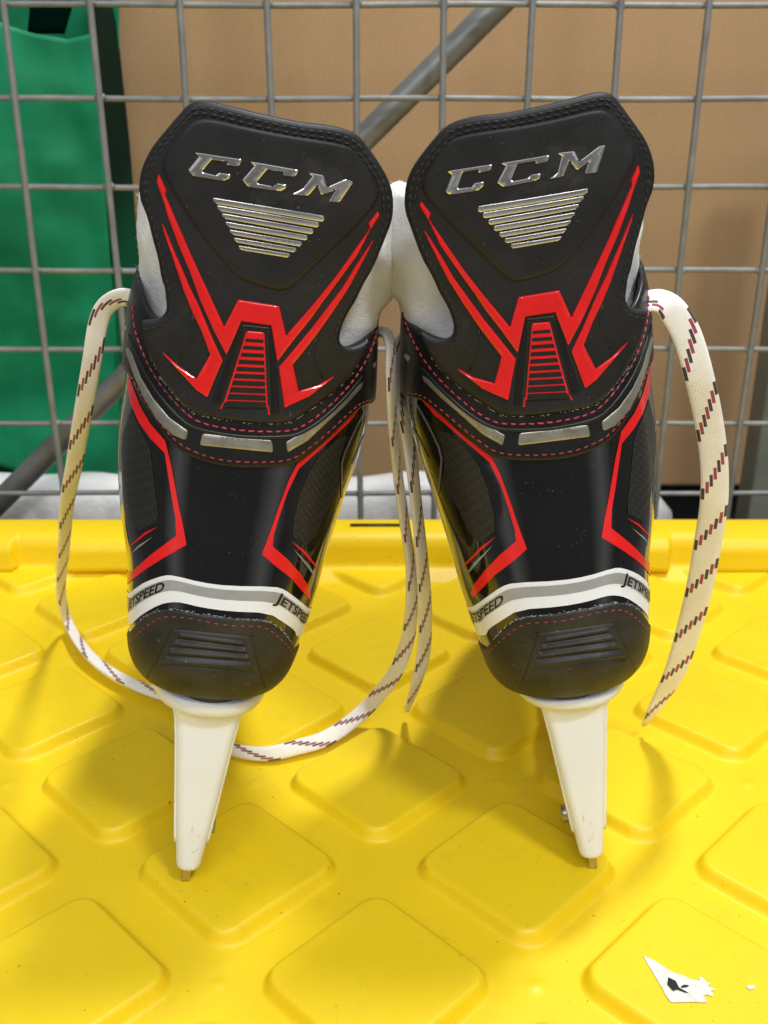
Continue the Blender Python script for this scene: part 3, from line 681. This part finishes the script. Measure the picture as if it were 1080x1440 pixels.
# ---- felt tongue
def felt():
    na = 90; prof = []
    for k in range(14): prof.append((0.0, k / 13 * .9))
    for k in range(1, 7): q = math.pi * k / 7; prof.append((-.0045 + .0045 * math.cos(q), .9 + .1 * math.sin(q) ** 1.0 if False else 1.0))
    V = []; aa = np.linspace(math.radians(-172), math.radians(172), na)
    wo = tab([(.2, .040), (.25, .0445), (.275, .0495), (.29, .0528), (.31, .0548), (.34, .052)]); wi = tab([(.2, .046), (.25, .053), (.28, .0600), (.287, .0640), (.3, .0668), (.313, .0645), (.327, .0600), (.345, .053)])
    rows = []
    nz = 22
    for a in aa:
        zt_ = (.325 + .008 * math.tanh(a * 2)) - .010 * max(0, math.cos(a))
        if abs(a) > 1.75: zt_ -= (abs(a) - 1.75) ** 2 * .022
        ring = []
        for k in range(nz): ring.append((0.0, .2 + (zt_ - .004 - .2) * k / (nz - 1)))
        for k in range(1, 8):
            q = math.pi * k / 8; ring.append((-.0045 + .0045 * math.cos(q), zt_ - .004 + .004 * math.sin(q)))
        for k in range(nz): ring.append((-.009, zt_ - .004 - (zt_ - .004 - .2) * k / (nz - 1)))
        for off, z in ring:
            w = float(wo(z) if a < 0 else wi(z)) + off
            V.append([w * math.sin(a), .072 + (.046 + off) * math.cos(a), z])
    m = 2 * nz + 7
    Fc = grid_faces(m, na); Fc.append(tuple(range(m))); Fc.append(tuple((na - 1) * m + i for i in range(m))[::-1])
    V = np.array(V)
    from mathutils import noise as mn
    D = np.array([[mn.noise(Vector(p) * 60), mn.noise(Vector(p) * 60 + Vector((9, 2, 5))), mn.noise(Vector(p) * 60 + Vector((3, 7, 1)))] for p in V])
    D2 = np.array([[mn.noise(Vector(p) * 260), mn.noise(Vector(p) * 260 + Vector((9, 2, 5))), mn.noise(Vector(p) * 260 + Vector((3, 7, 1)))] for p in V])
    return V + D * .0024 + D2 * .0008, Fc
fV, fF = felt()
part('tongue', None, (fV, fF), 'felt')
# fuzz on the felt
def fuzz():
    V, Fc = [], []
    for _ in range(3000):
        f = fF[rng.randrange(len(fF) - 2)]; p = fV[f[0]] + (fV[f[2]] - fV[f[0]]) * rng.random()
        if p[2] < .262: continue
        n_ = np.cross(fV[f[1]] - fV[f[0]], fV[f[3]] - fV[f[0]]); n_ = n_ / (np.linalg.norm(n_) + 1e-9)
        d1 = np.array([rng.gauss(0, 1), rng.gauss(0, 1), rng.gauss(0, 1)]) * .5 + n_ * .8; d2 = np.array([rng.gauss(0, 1), rng.gauss(0, 1), rng.gauss(0, 1)])
        L = rng.uniform(.0005, .0015)
        tube(V, Fc, [p, p + d1 * L * .5, p + d1 * L * .9 + d2 * L * .25], [.00005, .00004, .00002], 3, False)
    return V, Fc
part('fuzz', 'tongue', fuzz(), 'felt')
PARTS[-1] = PARTS[-1][:6] + (False,) + PARTS[-1][7:]

# ---- blade holder and blade
def rrect(x0, x1, y0, y1, r, n=5):
    r = min(r, (x1 - x0) * .49, (y1 - y0) * .49); out = []
    for cx, cy, a0 in ((x1 - r, y1 - r, 0), (x0 + r, y1 - r, 90), (x0 + r, y0 + r, 180), (x1 - r, y0 + r, 270)):
        for k in range(n + 1): a = math.radians(a0 + 90 * k / n); out.append((cx + r * math.cos(a), cy + r * math.sin(a)))
    return out
def loft(secs):
    V, Fc = [], []; m = len(secs[0])
    for s in secs: V += s
    Fc = grid_faces(m, len(secs), True); Fc.append(tuple(range(m))[::-1]); Fc.append(tuple((len(secs) - 1) * m + i for i in range(m)))
    return V, Fc
def holder():
    items = []
    hw = tab([(.004, .0050), (.0085, .0060), (.03, .0086), (.05, .0108), (.075, .0134), (.088, .0152), (.0945, .0185)])
    y0 = tab([(.004, .0145), (.0075, .0125), (.03, .0135), (.06, .0155), (.085, .0180), (.0945, .0165)])
    y1 = tab([(.004, .10), (.02, .10), (.03, .075), (.045, .064), (.07, .070), (.0945, .09)])
    cx = tab([(0, -.001), (.0945, 0)])
    def sec(z):
        p = rrect(cx(z) - hw(z), cx(z) + hw(z), y0(z), y1(z), .0050, 7)
        return [(x, y, z) for x, y in p]
    zs = [.0062, .0068, .0078, .0095] + list(np.linspace(.012, .0945, 26)); items.append(loft([sec(z) for z in zs]))
    fy0 = tab([(.004, .16), (.03, .185), (.05, .195), (.0945, .17)]); fy1 = tab([(.004, .262), (.05, .262), (.0945, .256)])
    items.append(loft([[(x, y, z) for x, y in rrect(-hw(z), hw(z), fy0(z), fy1(z), .004, 6)] for z in zs]))
    br = []
    for y in np.linspace(.04, .25, 14):
        br.append([(x * 1.0, y, z) for x, z in rrect(-.0060, .0050, .0068, .0285, .004, 5)])
    items.append(loft(br))
    # sole plates: rounded outline, flat
    def plate(ya, yb, w, z0_, z1_):
        s = []
        for z, g in ((z0_, .0012), (z0_ + .0008, 0), (z1_ - .0008, 0), (z1_, .0008)):
            loop = []
            for k in range(72):
                a = 2 * math.pi * k / 72; c_, s_ = math.cos(a), math.sin(a)
                loop.append(((w - g) * math.copysign(abs(s_) ** .8, s_), (ya + yb) / 2 + ((yb - ya) / 2 - g) * math.copysign(abs(c_) ** .8, c_) * -1, z))
            s.append(loop[::-1])
        return loft(s)
    items.append(plate(.0115, .105, .0285, .0925, .1000)); items.append(plate(.15, .268, .032, .0925, .1000))
    return join(items)
part('blade_holder', None, holder(), 'holder')
part('sole', None, (lambda s: loft(s))([[(x, y, z) for x, y in [((WO(.112) - g) * math.copysign(abs(math.sin(a)) ** .87, math.sin(a)) * .93, .14 - (.132 - g) * math.copysign(abs(math.cos(a)) ** .87, math.cos(a))) for a in np.linspace(0, 2 * math.pi, 97)[:-1]]] for z, g in ((.0995, .0050), (.1025, .003), (.1055, .0015))]), 'groove')
def blade():
    bt = lambda y: -.005 + .0375 * (y - .02)
    lower = [(.0165, .006), (.0172, .0005), (.0180, -.0035), (.0195, bt(.0195)), (.03, bt(.03))] + [(y, bt(y)) for y in np.linspace(.05, .235, 12)] + [(.25, bt(.25) + .001), (.262, bt(.262) + .006), (.267, bt(.267) + .014)]
    upper = [(.262, .014), (.02, .012)]
    prof = lower + upper; n = len(prof); V = []
    for x in (-.0033, .0009): V += [(x, y, z) for y, z in prof]
    Fc = [tuple(range(n)), tuple(range(n, 2 * n))[::-1]] + [(i, i + n, (i + 1) % n + n, (i + 1) % n) for i in range(n)]
    return V, Fc
part('blade', None, blade(), 'steel', smooth=False)
def screw():
    items = []
    for sx in (1,):
        for y in (.038, .215):
            secs = []
            for x, r in ((.0060, .0046), (.0112, .0046), (.0120, .0040), (.0120, .0022), (.0110, .0020)):
                secs.append([(sx * x - .0005, y + r * math.cos(2 * math.pi * k / 14), .0155 + r * math.sin(2 * math.pi * k / 14)) for k in range(14)])
            items.append((secs if sx > 0 else [s[::-1] for s in secs]))
    return [loft(s) for s in items]
for s_ in screw(): part('screw', 'blade_holder', s_, 'screw')
# casting rims and scuffs on the rear tower
def rim(sx):
    V, Fc = [], []
    hw = tab([(.0075, .0063), (.03, .0088), (.05, .0108), (.075, .0134), (.088, .0152), (.0925, .0168)]); y0 = tab([(.0075, .0125), (.03, .0135), (.06, .0155), (.085, .0180), (.0945, .0165)])
    tube(V, Fc, [(sx * hw(z) * .985 - .001 * (1 - z / .0945), y0(z) + .0045, z) for z in np.linspace(.02, .092, 20)], .0009, 8); return V, Fc
part('moulding_rim', 'blade_holder', rim(-1), 'holder'); part('moulding_rim', 'blade_holder', rim(1), 'holder')

# ------------------------------------------------------------------ instantiate both skates
def build_skate(side, name, label):
    R, T = POSE[side]
    root = empty(name); Mx = Matrix.Identity(4)
    for i in range(3):
        for j in range(3): Mx[i][j] = R[i][j]
        Mx[i][3] = T[i]
    root.matrix_world = Mx
    tag(root, label, 'ice skate', 'pair of black hockey skates')
    last = {None: root}
    for nm, par, V, Fc, mat, solid, smooth, sides, lab in PARTS:
        if side not in sides: continue
        V = V.copy()
        if side == 'R':
            D = WARP(V); V[:, 0] += D[:, 0]; V[:, 2] += D[:, 1]
            V[:, 0] *= -1; Fc = [f[::-1] for f in Fc]
        o = mesh_obj(nm, V, Fc, mat, last[par], smooth)
        if solid:
            m = o.modifiers.new('thick', 'SOLIDIFY'); m.thickness = solid; m.offset = -1
        if nm == 'blade': bevel(o, .0003, 2)
        if nm in ('boot_shell', 'heel_cap', 'heel_stripe', 'ankle_band', 'tendon_guard', 'logo_panel', 'red_vent', 'tongue', 'blade_holder'): last[nm] = o
        if lab: o['label'] = lab
    return root
skL = build_skate('L', 'ice_skate', 'black hockey skate left of its twin, its top leaning right, before the green bag')
skR = build_skate('R', 'ice_skate', 'black hockey skate right of its twin, its top leaning left, wide lace hanging outside')

# ------------------------------------------------------------------ laces
def catmull(P, n=10):
    P = [np.asarray(p, float) for p in P]; Q = [2 * P[0] - P[1]] + P + [2 * P[-1] - P[-2]]; out = []
    for i in range(1, len(Q) - 2):
        for k in range(n):
            t = k / n; a, b_, c, d = Q[i - 1], Q[i], Q[i + 1], Q[i + 2]
            out.append(.5 * (2 * b_ + (c - a) * t + (2 * a - 5 * b_ + 4 * c - d) * t ** 2 + (3 * b_ - a - 3 * c + d) * t ** 3))
    out.append(P[-1]); return np.array(out)
def lace(pts, parent, phase=0.0, k_=1.0):
    """pts: (px, py, D or 'g', width m, roll degrees)"""
    P = [at_depth(x, y, d) if d != 'g' else at_height(x, y, h) for x, y, d, w, r, h in pts]
    C_ = catmull(P, 14); ww = catmull([[p[3], p[4], 0] for p in pts], 14)
    V, UV, Fc = [], [], []; m = 14; s = phase; prev = None
    for i in range(len(C_)):
        t = C_[min(i + 1, len(C_) - 1)] - C_[max(i - 1, 0)]; t /= np.linalg.norm(t)
        v = CAM - C_[i]; v /= np.linalg.norm(v); side = np.cross(t, v); side /= np.linalg.norm(side); nor = np.cross(side, t)
        a = math.radians(ww[i, 1]); sd = side * math.cos(a) + nor * math.sin(a); nr = -side * math.sin(a) + nor * math.cos(a)
        if prev is not None: s += np.linalg.norm(C_[i] - prev)
        prev = C_[i]; hw_ = ww[i, 0] / 2; ht = min(.0014, hw_ * .6)
        for k in range(m):
            q = 2 * math.pi * k / m; cx_ = math.copysign(abs(math.cos(q)) ** .6, math.cos(q)); sy_ = math.copysign(abs(math.sin(q)) ** .8, math.sin(q))
            V.append(C_[i] + sd * hw_ * cx_ + nr * ht * sy_); UV.append((s * k_, (cx_ + 1) / 2 * .999))
    n = len(C_)
    Fc = grid_faces(m, n, True); Fc.append(tuple(range(m))[::-1]); Fc.append(tuple((n - 1) * m + k for k in range(m)))
    V = np.array(V); Rm = np.array(parent.matrix_world)
    V = (V - Rm[:3, 3]) @ Rm[:3, :3]
    return mesh_obj('lace', V, Fc, 'lace', parent, True, UV)
gz = G + .0015
w = .0092
lace([(196, 424, .475, w, 25, 0), (172, 418, .478, w, 30, 0), (150, 430, .482, w, 15, 0), (138, 456, .485, w, 5, 0), (129, 510, .49, w, 0, 0), (117, 580, .505, w, 5, 0), (104, 655, .53, w, 15, 0), (94, 710, .555, w, 30, 0),
      (90, 770, .59, .0088, 40, 0), (86, 830, .64, .0085, 45, 0), (95, 872, 'g', .008, 40, gz + .004), (115, 908, 'g', .008, 35, gz + .002), (145, 938, 'g', .008, 35, gz), (190, 963, 'g', .008, 30, gz), (232, 978, 'g', .008, 25, gz), (275, 990, 'g', .008, 20, gz)], skL, .006, .8)
lace([(522, 468, .50, .008, 40, 0), (541, 470, .485, .008, 55, 0), (549, 488, .468, .008, 62, 0), (549, 529, .465, .0080, 62, 0), (552, 595, .475, .008, 62, 0), (558, 655, .49, .008, 60, 0), (567, 723, .50, .008, 55, 0), (575, 773, .51, .008, 55, 0), (579, 823, .515, .0085, 50, 0), (577, 873, .525, .0088, 35, 0),
      (570, 910, .535, .009, 20, 0), (553, 950, .54, .009, 10, 0), (513, 998, 'g', .0095, 5, gz + .005), (463, 1036, 'g', .0095, 0, gz), (413, 1052, 'g', .0092, 0, gz - .001), (375, 1060, 'g', .0085, 5, gz - .002), (335, 1056, 'g', .0080, 10, gz - .002), (290, 1043, 'g', .007, 10, gz - .002)], skL, .011)
lace([(588, 470, .515, .008, 40, 0), (566, 478, .505, .008, 45, 0), (558, 508, .495, .008, 45, 0), (558, 541, .49, .009, 45, 0), (566, 580, .485, .009, 50, 0), (575, 624, .49, .009, 50, 0), (581, 668, .49, .0085, 50, 0), (587, 723, .495, .0085, 52, 0), (592, 773, .50, .0085, 45, 0), (596, 823, .51, .009, 40, 0),
      (598, 873, .52, .009, 35, 0), (595, 923, .53, .009, 35, 0), (585, 962, .535, .007, 40, 0), (572, 1000, 'g', .0032, 40, gz)], skR, .004)
w = .0130
lace([(905, 424, .455, .011, 40, 0), (928, 424, .455, .0125, 35, 0), (948, 440, .455, w, 15, 0), (967, 475, .455, w, 8, 0), (983, 530, .455, w, 0, 0), (996, 590, .46, w, 0, 0), (1004, 650, .465, w, 5, 0), (1004, 705, .47, .0135, 8, 0), (996, 760, .478, .0135, 5, 0),
      (985, 820, .487, .0135, 0, 0), (970, 880, .497, .013, 5, 0), (951, 940, .507, .012, 15, 0), (930, 980, .517, .0095, 30, 0), (914, 1006, .523, .006, 40, 0), (905, 1020, 'g', .0028, 40, gz)], skR, .017)

# ------------------------------------------------------------------ yellow lid with raised pads
XS, YS, Y0 = .14235, .0719, .4192
APO, HP = .0394, .0070
def lid_height(X, Y):
    j = np.round((Y - Y0) / YS); best = np.full(X.shape, -1e9)
    for dj in (-1, 0, 1):
        jj = j + dj; off = np.where(jj % 2 == 0, XS / 2 - .0037, -.0037)
        dx = X - (np.round((X - off) / XS) * XS + off); dy = Y - (jj * YS + Y0)
        u = np.abs(dx + dy) / math.sqrt(2); v = np.abs(dx - dy) / math.sqrt(2)
        r = .0135; a = APO - r; qx = np.maximum(u - a, 0); qy = np.maximum(v - a, 0)
        sd = r - np.sqrt(qx ** 2 + qy ** 2) + np.minimum(np.maximum(a - u, 0), np.maximum(a - v, 0))
        best = np.maximum(best, sd)
    q = best / .0035; sm = lambda x: np.logaddexp(0, x * 13) / 13; h = np.clip(sm(q) - sm(q - 1), 0, 1)
    h = h * HP - HP
    # small moulding bumps at the crossings
    off = -.0037 + XS / 2
    dx = X - (np.round((X - off) / XS) * XS + off); jr = np.round((Y - Y0 - YS) / (2 * YS)); dy = Y - (jr * 2 * YS + Y0 + YS)
    h = h + .0009 * np.exp(-(dx ** 2 + dy ** 2) / .0035 ** 2)
    return h
REAR = .765
lid = empty('storage_tote', (0, .5, G))
tag(lid, 'yellow plastic storage tote whose lid with raised diamond pads the skates stand on', 'storage tote')
xs = np.linspace(-.46, .46, 840); ys = np.r_[np.linspace(.09, .25, 60)[:-1], np.linspace(.25, REAR, 500)]
X, Y = np.meshgrid(xs, ys)
Z = lid_height(X, Y)
edge = np.clip((Y - (REAR - .012)) / .012, 0, 1); Z = Z * (1 - edge) + (-HP + .0065) * edge
Z = Z + .0004 * np.sin(X * 9 + 1) * np.cos(Y * 13)
V = np.stack([X.ravel(), Y.ravel() - .5, Z.ravel()], 1)
rows = len(ys)
# rear wall and rim, with blocks stepping forward
prof = [(.002, -HP + .0075), (.003, .004), (.004, .015), (.0055, .0225), (.0085, .0255), (.012, .0268), (.016, .0275), (.034, .0283), (.037, .0277), (.039, .025), (.040, .015), (.040, -.03)]
blocks = [(-.262, -.116), (.205, .232), (-.40, -.30), (.262, .42)]
def blk(x):
    s = 0
    for a, b_ in blocks: s = max(s, min(1, max(0, min(x - a, b_ - x) / .004 + .5)))
    return s
Vr = []
for (dy, z) in prof:
    for x in xs:
        k = blk(x); shift = -.010 * k if dy < .007 else (-.004 * k if dy < .009 else 0)
        Vr.append((x, REAR + dy + shift - .5, z))
allV = np.vstack([V, np.array(Vr)])
lidtop = mesh_obj('lid', allV, grid_faces(len(xs), rows + len(prof)), 'yellow', lid)
Vv, Ff = [], []; add_box(Vv, Ff, -.028, .014, .786 - .5, .791 - .5, .0282, .0287)
slot = mesh_obj('rim_slot', Vv, Ff, 'dark', lidtop)
slot.location = (0, 0, 0)
Vv, Ff = [], []
b0 = [(-.44, -.395), (.44, -.395), (.44, .30), (-.44, .30)]; b1 = [(-.40, -.37), (.40, -.37), (.40, .27), (-.40, .27)]
for z, q in ((-.012, b0), (-.42, b1)): Vv += [(x, y, z) for x, y in q]
Ff = [(0, 1, 5, 4), (1, 2, 6, 5), (2, 3, 7, 6), (3, 0, 4, 7), (7, 6, 5, 4)]
tub = mesh_obj('tub', Vv, Ff, 'dark', lid, False)

# torn label stuck on the front right pad
lz = .0004
def lab(pts): return [tuple(at_height(x, y, G + lz) - np.array([0, .5, G])) for x, y in pts]
zl2 = lambda u, v: (780 + u / 3.6, 1240 + v / 3.6)
torn = [(445, 372), (500, 395), (560, 435), (610, 462), (640, 468), (690, 492), (735, 500), (728, 484), (745, 482), (772, 508), (790, 515), (775, 525), (800, 540), (818, 545), (790, 552), (802, 566), (798, 580), (770, 570), (752, 578), (775, 600), (765, 611), (690, 608), (590, 610), (565, 580), (545, 540), (515, 490), (480, 430)]
lp = lab([zl2(*p) for p in densify(torn, 6)])
lb = mesh_obj('label_remnant', lp, [tuple(range(len(lp)))[::-1]], 'paper', lidtop, False)
lz = .0008
for q in ([(575, 483), (612, 500), (630, 535), (680, 562), (660, 560), (620, 545), (600, 552), (570, 520)], [(638, 530), (655, 520), (682, 523), (672, 532), (645, 536)]):
    p = lab([zl2(*p) for p in q]); mesh_obj('black_mark', p, [tuple(range(len(p)))[::-1]], 'black_print', lb, False)
lz = .0004
p = lab([zl2(*p) for p in [(968, 530), (985, 522), (1020, 524), (1012, 540), (985, 546)]]); mesh_obj('label_remnant', p, [tuple(range(len(p)))[::-1]], 'paper', lidtop, False)
for c in lidtop.children:
    me = c.data
    if c.name.startswith(('label', 'black')) and me.polygons[0].normal.z < 0: me.flip_normals()
for c in lb.children:
    if c.data.polygons[0].normal.z < 0: c.data.flip_normals()

# ------------------------------------------------------------------ wire mesh panel behind
FD = .865
fence = empty('wire_mesh_panel', (0, FD, -.4))
tag(fence, 'grey welded wire mesh panel standing behind the yellow tote', 'wire panel')
def fx(x, y): return at_depth(x, y, FD)
Vv, Ff = [], []
pitch_x = (fx(998, 0)[0] - fx(2.6, 0)[0]) / 8; x00 = fx(2.6, 0)[0]
rw = 5.0 / F * np.dot(fx(540, 300) - CAM, FW)
for k in range(-2, 12):
    x = x00 + pitch_x * k; pts = [(x + .0008 * math.sin(k * 3 + z * 9), 0, z) for z in np.linspace(0, .95, 12)]
    tube(Vv, Ff, pts, rw * .92, 10)
zs_ = [fx(540, y)[2] + .4 for y in (8, 137, 263, 381, 492, 600, 694)]
A_ = np.polyfit(np.arange(7), zs_, 1); print('wire z', zs_, A_)
for k in range(-3, 10):
    z = A_[1] + A_[0] * k
    if z < 0: continue
    tube(Vv, Ff, [(x, rw * 1.5, z + .0006 * math.sin(x * 20 + k)) for x in np.linspace(x00 - pitch_x * 2.3, x00 + pitch_x * 11.3, 16)], rw * .82, 10)
for kx in range(-2, 12):                      # weld beads at the crossings
    for kz in range(-3, 10):
        z = A_[1] + A_[0] * kz
        if z < 0: continue
        x = x00 + pitch_x * kx; g = rng.uniform(-.0012, .0012); r_ = rw * rng.uniform(.75, 1.05)
        tube(Vv, Ff, [(x - r_ * 1.6, rw * .8, z + g), (x - r_ * .9, rw * .7, z + g), (x, rw * .65, z + g), (x + r_ * .9, rw * .7, z + g), (x + r_ * 1.6, rw * .8, z + g)], [r_ * .3, r_ * .95, r_ * 1.15, r_ * .95, r_ * .3], 8)
mesh_obj('wires', Vv, Ff, 'zinc', fence)
# diagonal brace behind the wires
a, b_ = at_depth(712, -5, .897), at_depth(8, 697, .897); d = (a - b_) / np.linalg.norm(a - b_)
Vv, Ff = [], []; tube(Vv, Ff, [b_ - d * .42, b_, (a + b_) / 2, a, a + d * .2], .0105, 18)
brace = mesh_obj('diagonal_tube', Vv, Ff, 'pole'); tag(brace, 'grey metal tube running diagonally behind the wire mesh', 'metal tube')
# upright post at the right
pl = at_depth(1053, 722, .995); pt = at_depth(1080, 538, .94)
Vv, Ff = [], []; add_box(Vv, Ff, pl[0], pl[0] + .05, .995, 1.035, -.45, .36)
post = bevel(mesh_obj('upright_post', Vv, Ff, 'post', None, False), .003); tag(post, 'grey green upright post at the right edge behind the wire mesh', 'post')
# cardboard box
BD = 1.16
bl = at_depth(158, 60, BD); bb = at_depth(540, 684, BD)[2]
box = empty('cardboard_box', (0, BD, bb)); tag(box, 'large brown cardboard box standing behind the wire mesh', 'cardboard box')
Vv, Ff = [], []; add_box(Vv, Ff, bl[0] - .06, .62, 0, .5, 0, .62); bevel(mesh_obj('carton', Vv, Ff, 'card', box, False), .004)
# black block added under the box, standing in for the shadow gap
cz = bb - .006
Vv, Ff = [], []; add_box(Vv, Ff, -.34, .60, BD + .05, BD + .45, -.45, cz); shadow_block = bevel(mesh_obj('shadow_gap_block', Vv, Ff, 'dark', None, False), .004)
tag(shadow_block, 'black block added as the dark shadow gap under the brown cardboard box', 'shadow_block')
# long white wrapped roll under the box
PD = .93
e = at_depth(957, 705, PD)[0]; zt_ = at_depth(540, 686, PD)[2]; hh = .052
secs = []
L0 = -.62
for k in range(60):
    x = L0 + (e - L0) * k / 59; q = min(1, (59 - k) / 3.0 + .35) if k > 56 else 1
    wob = 1 + .05 * math.sin(x * 47) + .04 * math.sin(x * 91 + 2)
    sec = []
    for i in range(24):
        a = 2 * math.pi * i / 24; c_, s_ = math.cos(a), math.sin(a)
        sec.append((x, PD + .03 + .03 * math.copysign(abs(c_) ** .7, c_) * q, zt_ - hh + hh * math.copysign(abs(s_) ** .6, s_) * q * (1 + .04 * math.sin(x * 60) * (s_ > 0)) + .0015 * math.sin(x * 33) - .004 * (abs(s_) < .3)))
    secs.append(sec[::-1])
roll = mesh_obj('wrapped_roll', *loft(secs), 'pack'); tag(roll, 'long white film wrapped roll lying low behind the wire mesh under the box', 'wrapped roll')
# shelf below the roll
Vv, Ff = [], []; add_box(Vv, Ff, -.75, .62, PD - .005, PD + .065, -.45, zt_ - 2 * hh - .002)
sh = bevel(mesh_obj('storage_shelf', Vv, Ff, 'dark', None, False), .003); tag(sh, 'black shelf plank carrying the long white roll', 'shelf')

# green bag
GD = 1.005
bag = empty('shopping_bag', (-.35, GD, -.05)); tag(bag, 'green woven shopping bag hanging at the left behind the wire mesh', 'bag')
from mathutils import noise as mn
O = np.array([-.35, GD, -.05])
def bag_sheet(rows, dfun, nu=60, nv=90):
    V = []
    for j in range(nv):
        t = j / (nv - 1)
        for i in range(nu):
            s = i / (nu - 1); V.append(dfun(s, t))
    return V, grid_faces(nu, nv)
re = tab([(-60, 128), (0, 131), (100, 138), (200, 145), (320, 153), (400, 158), (560, 166), (690, 172)])
be = tab([(-160, 635), (0, 648), (40, 664), (90, 684), (120, 690), (172, 690)])
te = tab([(-160, 10), (0, 27), (30, 38), (60, 47), (110, 55), (135, 50), (175, 40)])
def front(s, t):
    x = -160 + (re(300) + 160) * s; y = te(x) + (be(x) - te(x)) * t; x = -160 + (re(y) + 160) * s
    p = at_depth(x, y, GD); n = mn.noise(Vector((p[0] * 9, p[2] * 6, 1))) * .012 + mn.noise(Vector((p[0] * 30, p[2] * 22, 4))) * .004
    p = p + np.array([0, n - .012 * math.sin(math.pi * s), 0]); return p - O
mesh_obj('front_panel', *bag_sheet(0, front), 'green', bag)
ge = tab([(-60, 150), (0, 155), (30, 163), (120, 172), (200, 180), (400, 198), (690, 205)])
def gusset(s, t):
    y = -60 + 752 * t; x = re(y) + (ge(y) - re(y)) * s; p = at_depth(x, y, GD + .006 + .10 * s)
    n = mn.noise(Vector((p[0] * 9, p[2] * 9, 7))) * .006; return p + np.array([0, n, 0]) - O
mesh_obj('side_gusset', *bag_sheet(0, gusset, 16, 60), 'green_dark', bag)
def back(s, t):
    x = -160 + (ge(100) - 3 + 160) * s; y = -80 + 750 * t; p = at_depth(x, y, GD + .10); n = mn.noise(Vector((p[0] * 9, p[2] * 9, 3))) * .01
    return p + np.array([0, n, 0]) - O
mesh_obj('back_panel', *bag_sheet(0, back, 30, 40), 'green', bag)
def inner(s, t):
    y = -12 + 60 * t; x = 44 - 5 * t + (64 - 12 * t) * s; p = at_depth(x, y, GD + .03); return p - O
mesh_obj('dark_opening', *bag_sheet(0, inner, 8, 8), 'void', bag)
for c in bag.children:
    m = c.modifiers.new('thick', 'SOLIDIFY'); m.thickness = .0012

# ------------------------------------------------------------------ floor, wall
Vv = [(-3, -3, -.45), (3, -3, -.45), (3, 3, -.45), (-3, 3, -.45)]; tag(mesh_obj('floor', Vv, [(0, 1, 2, 3)], 'floor', None, False), kind='structure')
Vv = [(-3, 2.2, -.45), (3, 2.2, -.45), (3, 2.2, 2.6), (-3, 2.2, 2.6)]; tag(mesh_obj('wall', Vv, [(0, 1, 2, 3)], 'wall', None, False), kind='structure')

# ------------------------------------------------------------------ light
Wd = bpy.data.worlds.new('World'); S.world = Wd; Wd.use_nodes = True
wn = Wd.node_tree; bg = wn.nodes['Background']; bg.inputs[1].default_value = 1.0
tc = N(wn, 'ShaderNodeTexCoord'); sx = N(wn, 'ShaderNodeSeparateXYZ'); wn.links.new(tc.outputs['Generated'], sx.inputs[0])
mr = N(wn, 'ShaderNodeMapRange', interpolation_type='SMOOTHSTEP'); mr.inputs[1].default_value = -.15; mr.inputs[2].default_value = .8
wn.links.new(sx.outputs[2], mr.inputs[0])
wr = ramp(wn, mr.outputs[0], [(0, (.10, .10, .102)), (.35, (.15, .152, .156)), (1, (.42, .425, .43))]); # soft bright vertical bands added behind the camera to streak the gloss
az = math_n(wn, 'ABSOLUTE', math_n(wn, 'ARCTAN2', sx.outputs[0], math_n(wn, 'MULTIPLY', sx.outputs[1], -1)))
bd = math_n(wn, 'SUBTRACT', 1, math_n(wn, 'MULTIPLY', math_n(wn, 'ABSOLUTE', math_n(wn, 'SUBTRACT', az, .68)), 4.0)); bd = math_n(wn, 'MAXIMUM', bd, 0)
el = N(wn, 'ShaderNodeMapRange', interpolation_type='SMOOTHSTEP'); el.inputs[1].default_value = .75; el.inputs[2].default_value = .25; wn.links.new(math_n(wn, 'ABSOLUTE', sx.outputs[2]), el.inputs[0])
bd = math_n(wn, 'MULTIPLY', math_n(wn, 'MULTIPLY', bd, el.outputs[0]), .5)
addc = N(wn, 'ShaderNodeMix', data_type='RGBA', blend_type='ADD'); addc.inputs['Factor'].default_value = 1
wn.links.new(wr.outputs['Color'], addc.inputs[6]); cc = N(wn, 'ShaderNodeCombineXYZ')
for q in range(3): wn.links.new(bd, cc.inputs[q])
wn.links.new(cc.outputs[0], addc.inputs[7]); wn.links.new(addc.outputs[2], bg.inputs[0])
def area(name, loc, target, sx, sy, power, color=(.985, .995, 1.0)):
    l = bpy.data.lights.new(name, 'AREA'); l.shape = 'RECTANGLE'; l.size = sx; l.size_y = sy; l.energy = power; l.color = color
    o = bpy.data.objects.new(name, l); o.location = loc
    o.rotation_euler = (Vector(target) - Vector(loc)).to_track_quat('-Z', 'Y').to_euler(); return link(o)
area('ceiling_and_fill_lamp', (.34, .80, 1.9), (0, .45, 0), .12, .24, 23)
area('ceiling_and_fill_lamp', (.75, -.65, 2.0), (0, .5, .1), .30, .22, 21)
area('ceiling_and_fill_lamp', (-.25, -1.1, 1.6), (0, .6, .15), 1.6, .7, 17)  # soft fill added behind the camera to lift felt, laces and holders

# ------------------------------------------------------------------ camera
cd = bpy.data.cameras.new('Camera'); cam = link(bpy.data.objects.new('Camera', cd))
cam.location = CAM; cam.rotation_euler = (math.radians(90) - PITCH, 0, 0)
cd.sensor_fit = 'VERTICAL'; cd.sensor_height = 36; cd.sensor_width = 27; cd.lens = 36 * F / 1440
cd.clip_start = .01; cd.clip_end = 50
cd.dof.use_dof = True; cd.dof.focus_distance = .45; cd.dof.aperture_fstop = 16
S.camera = cam
S.view_settings.view_transform = 'Standard'; S.view_settings.look = 'None'; S.view_settings.exposure = 0; S.view_settings.gamma = 1
S.render.resolution_x = 768; S.render.resolution_y = 1024
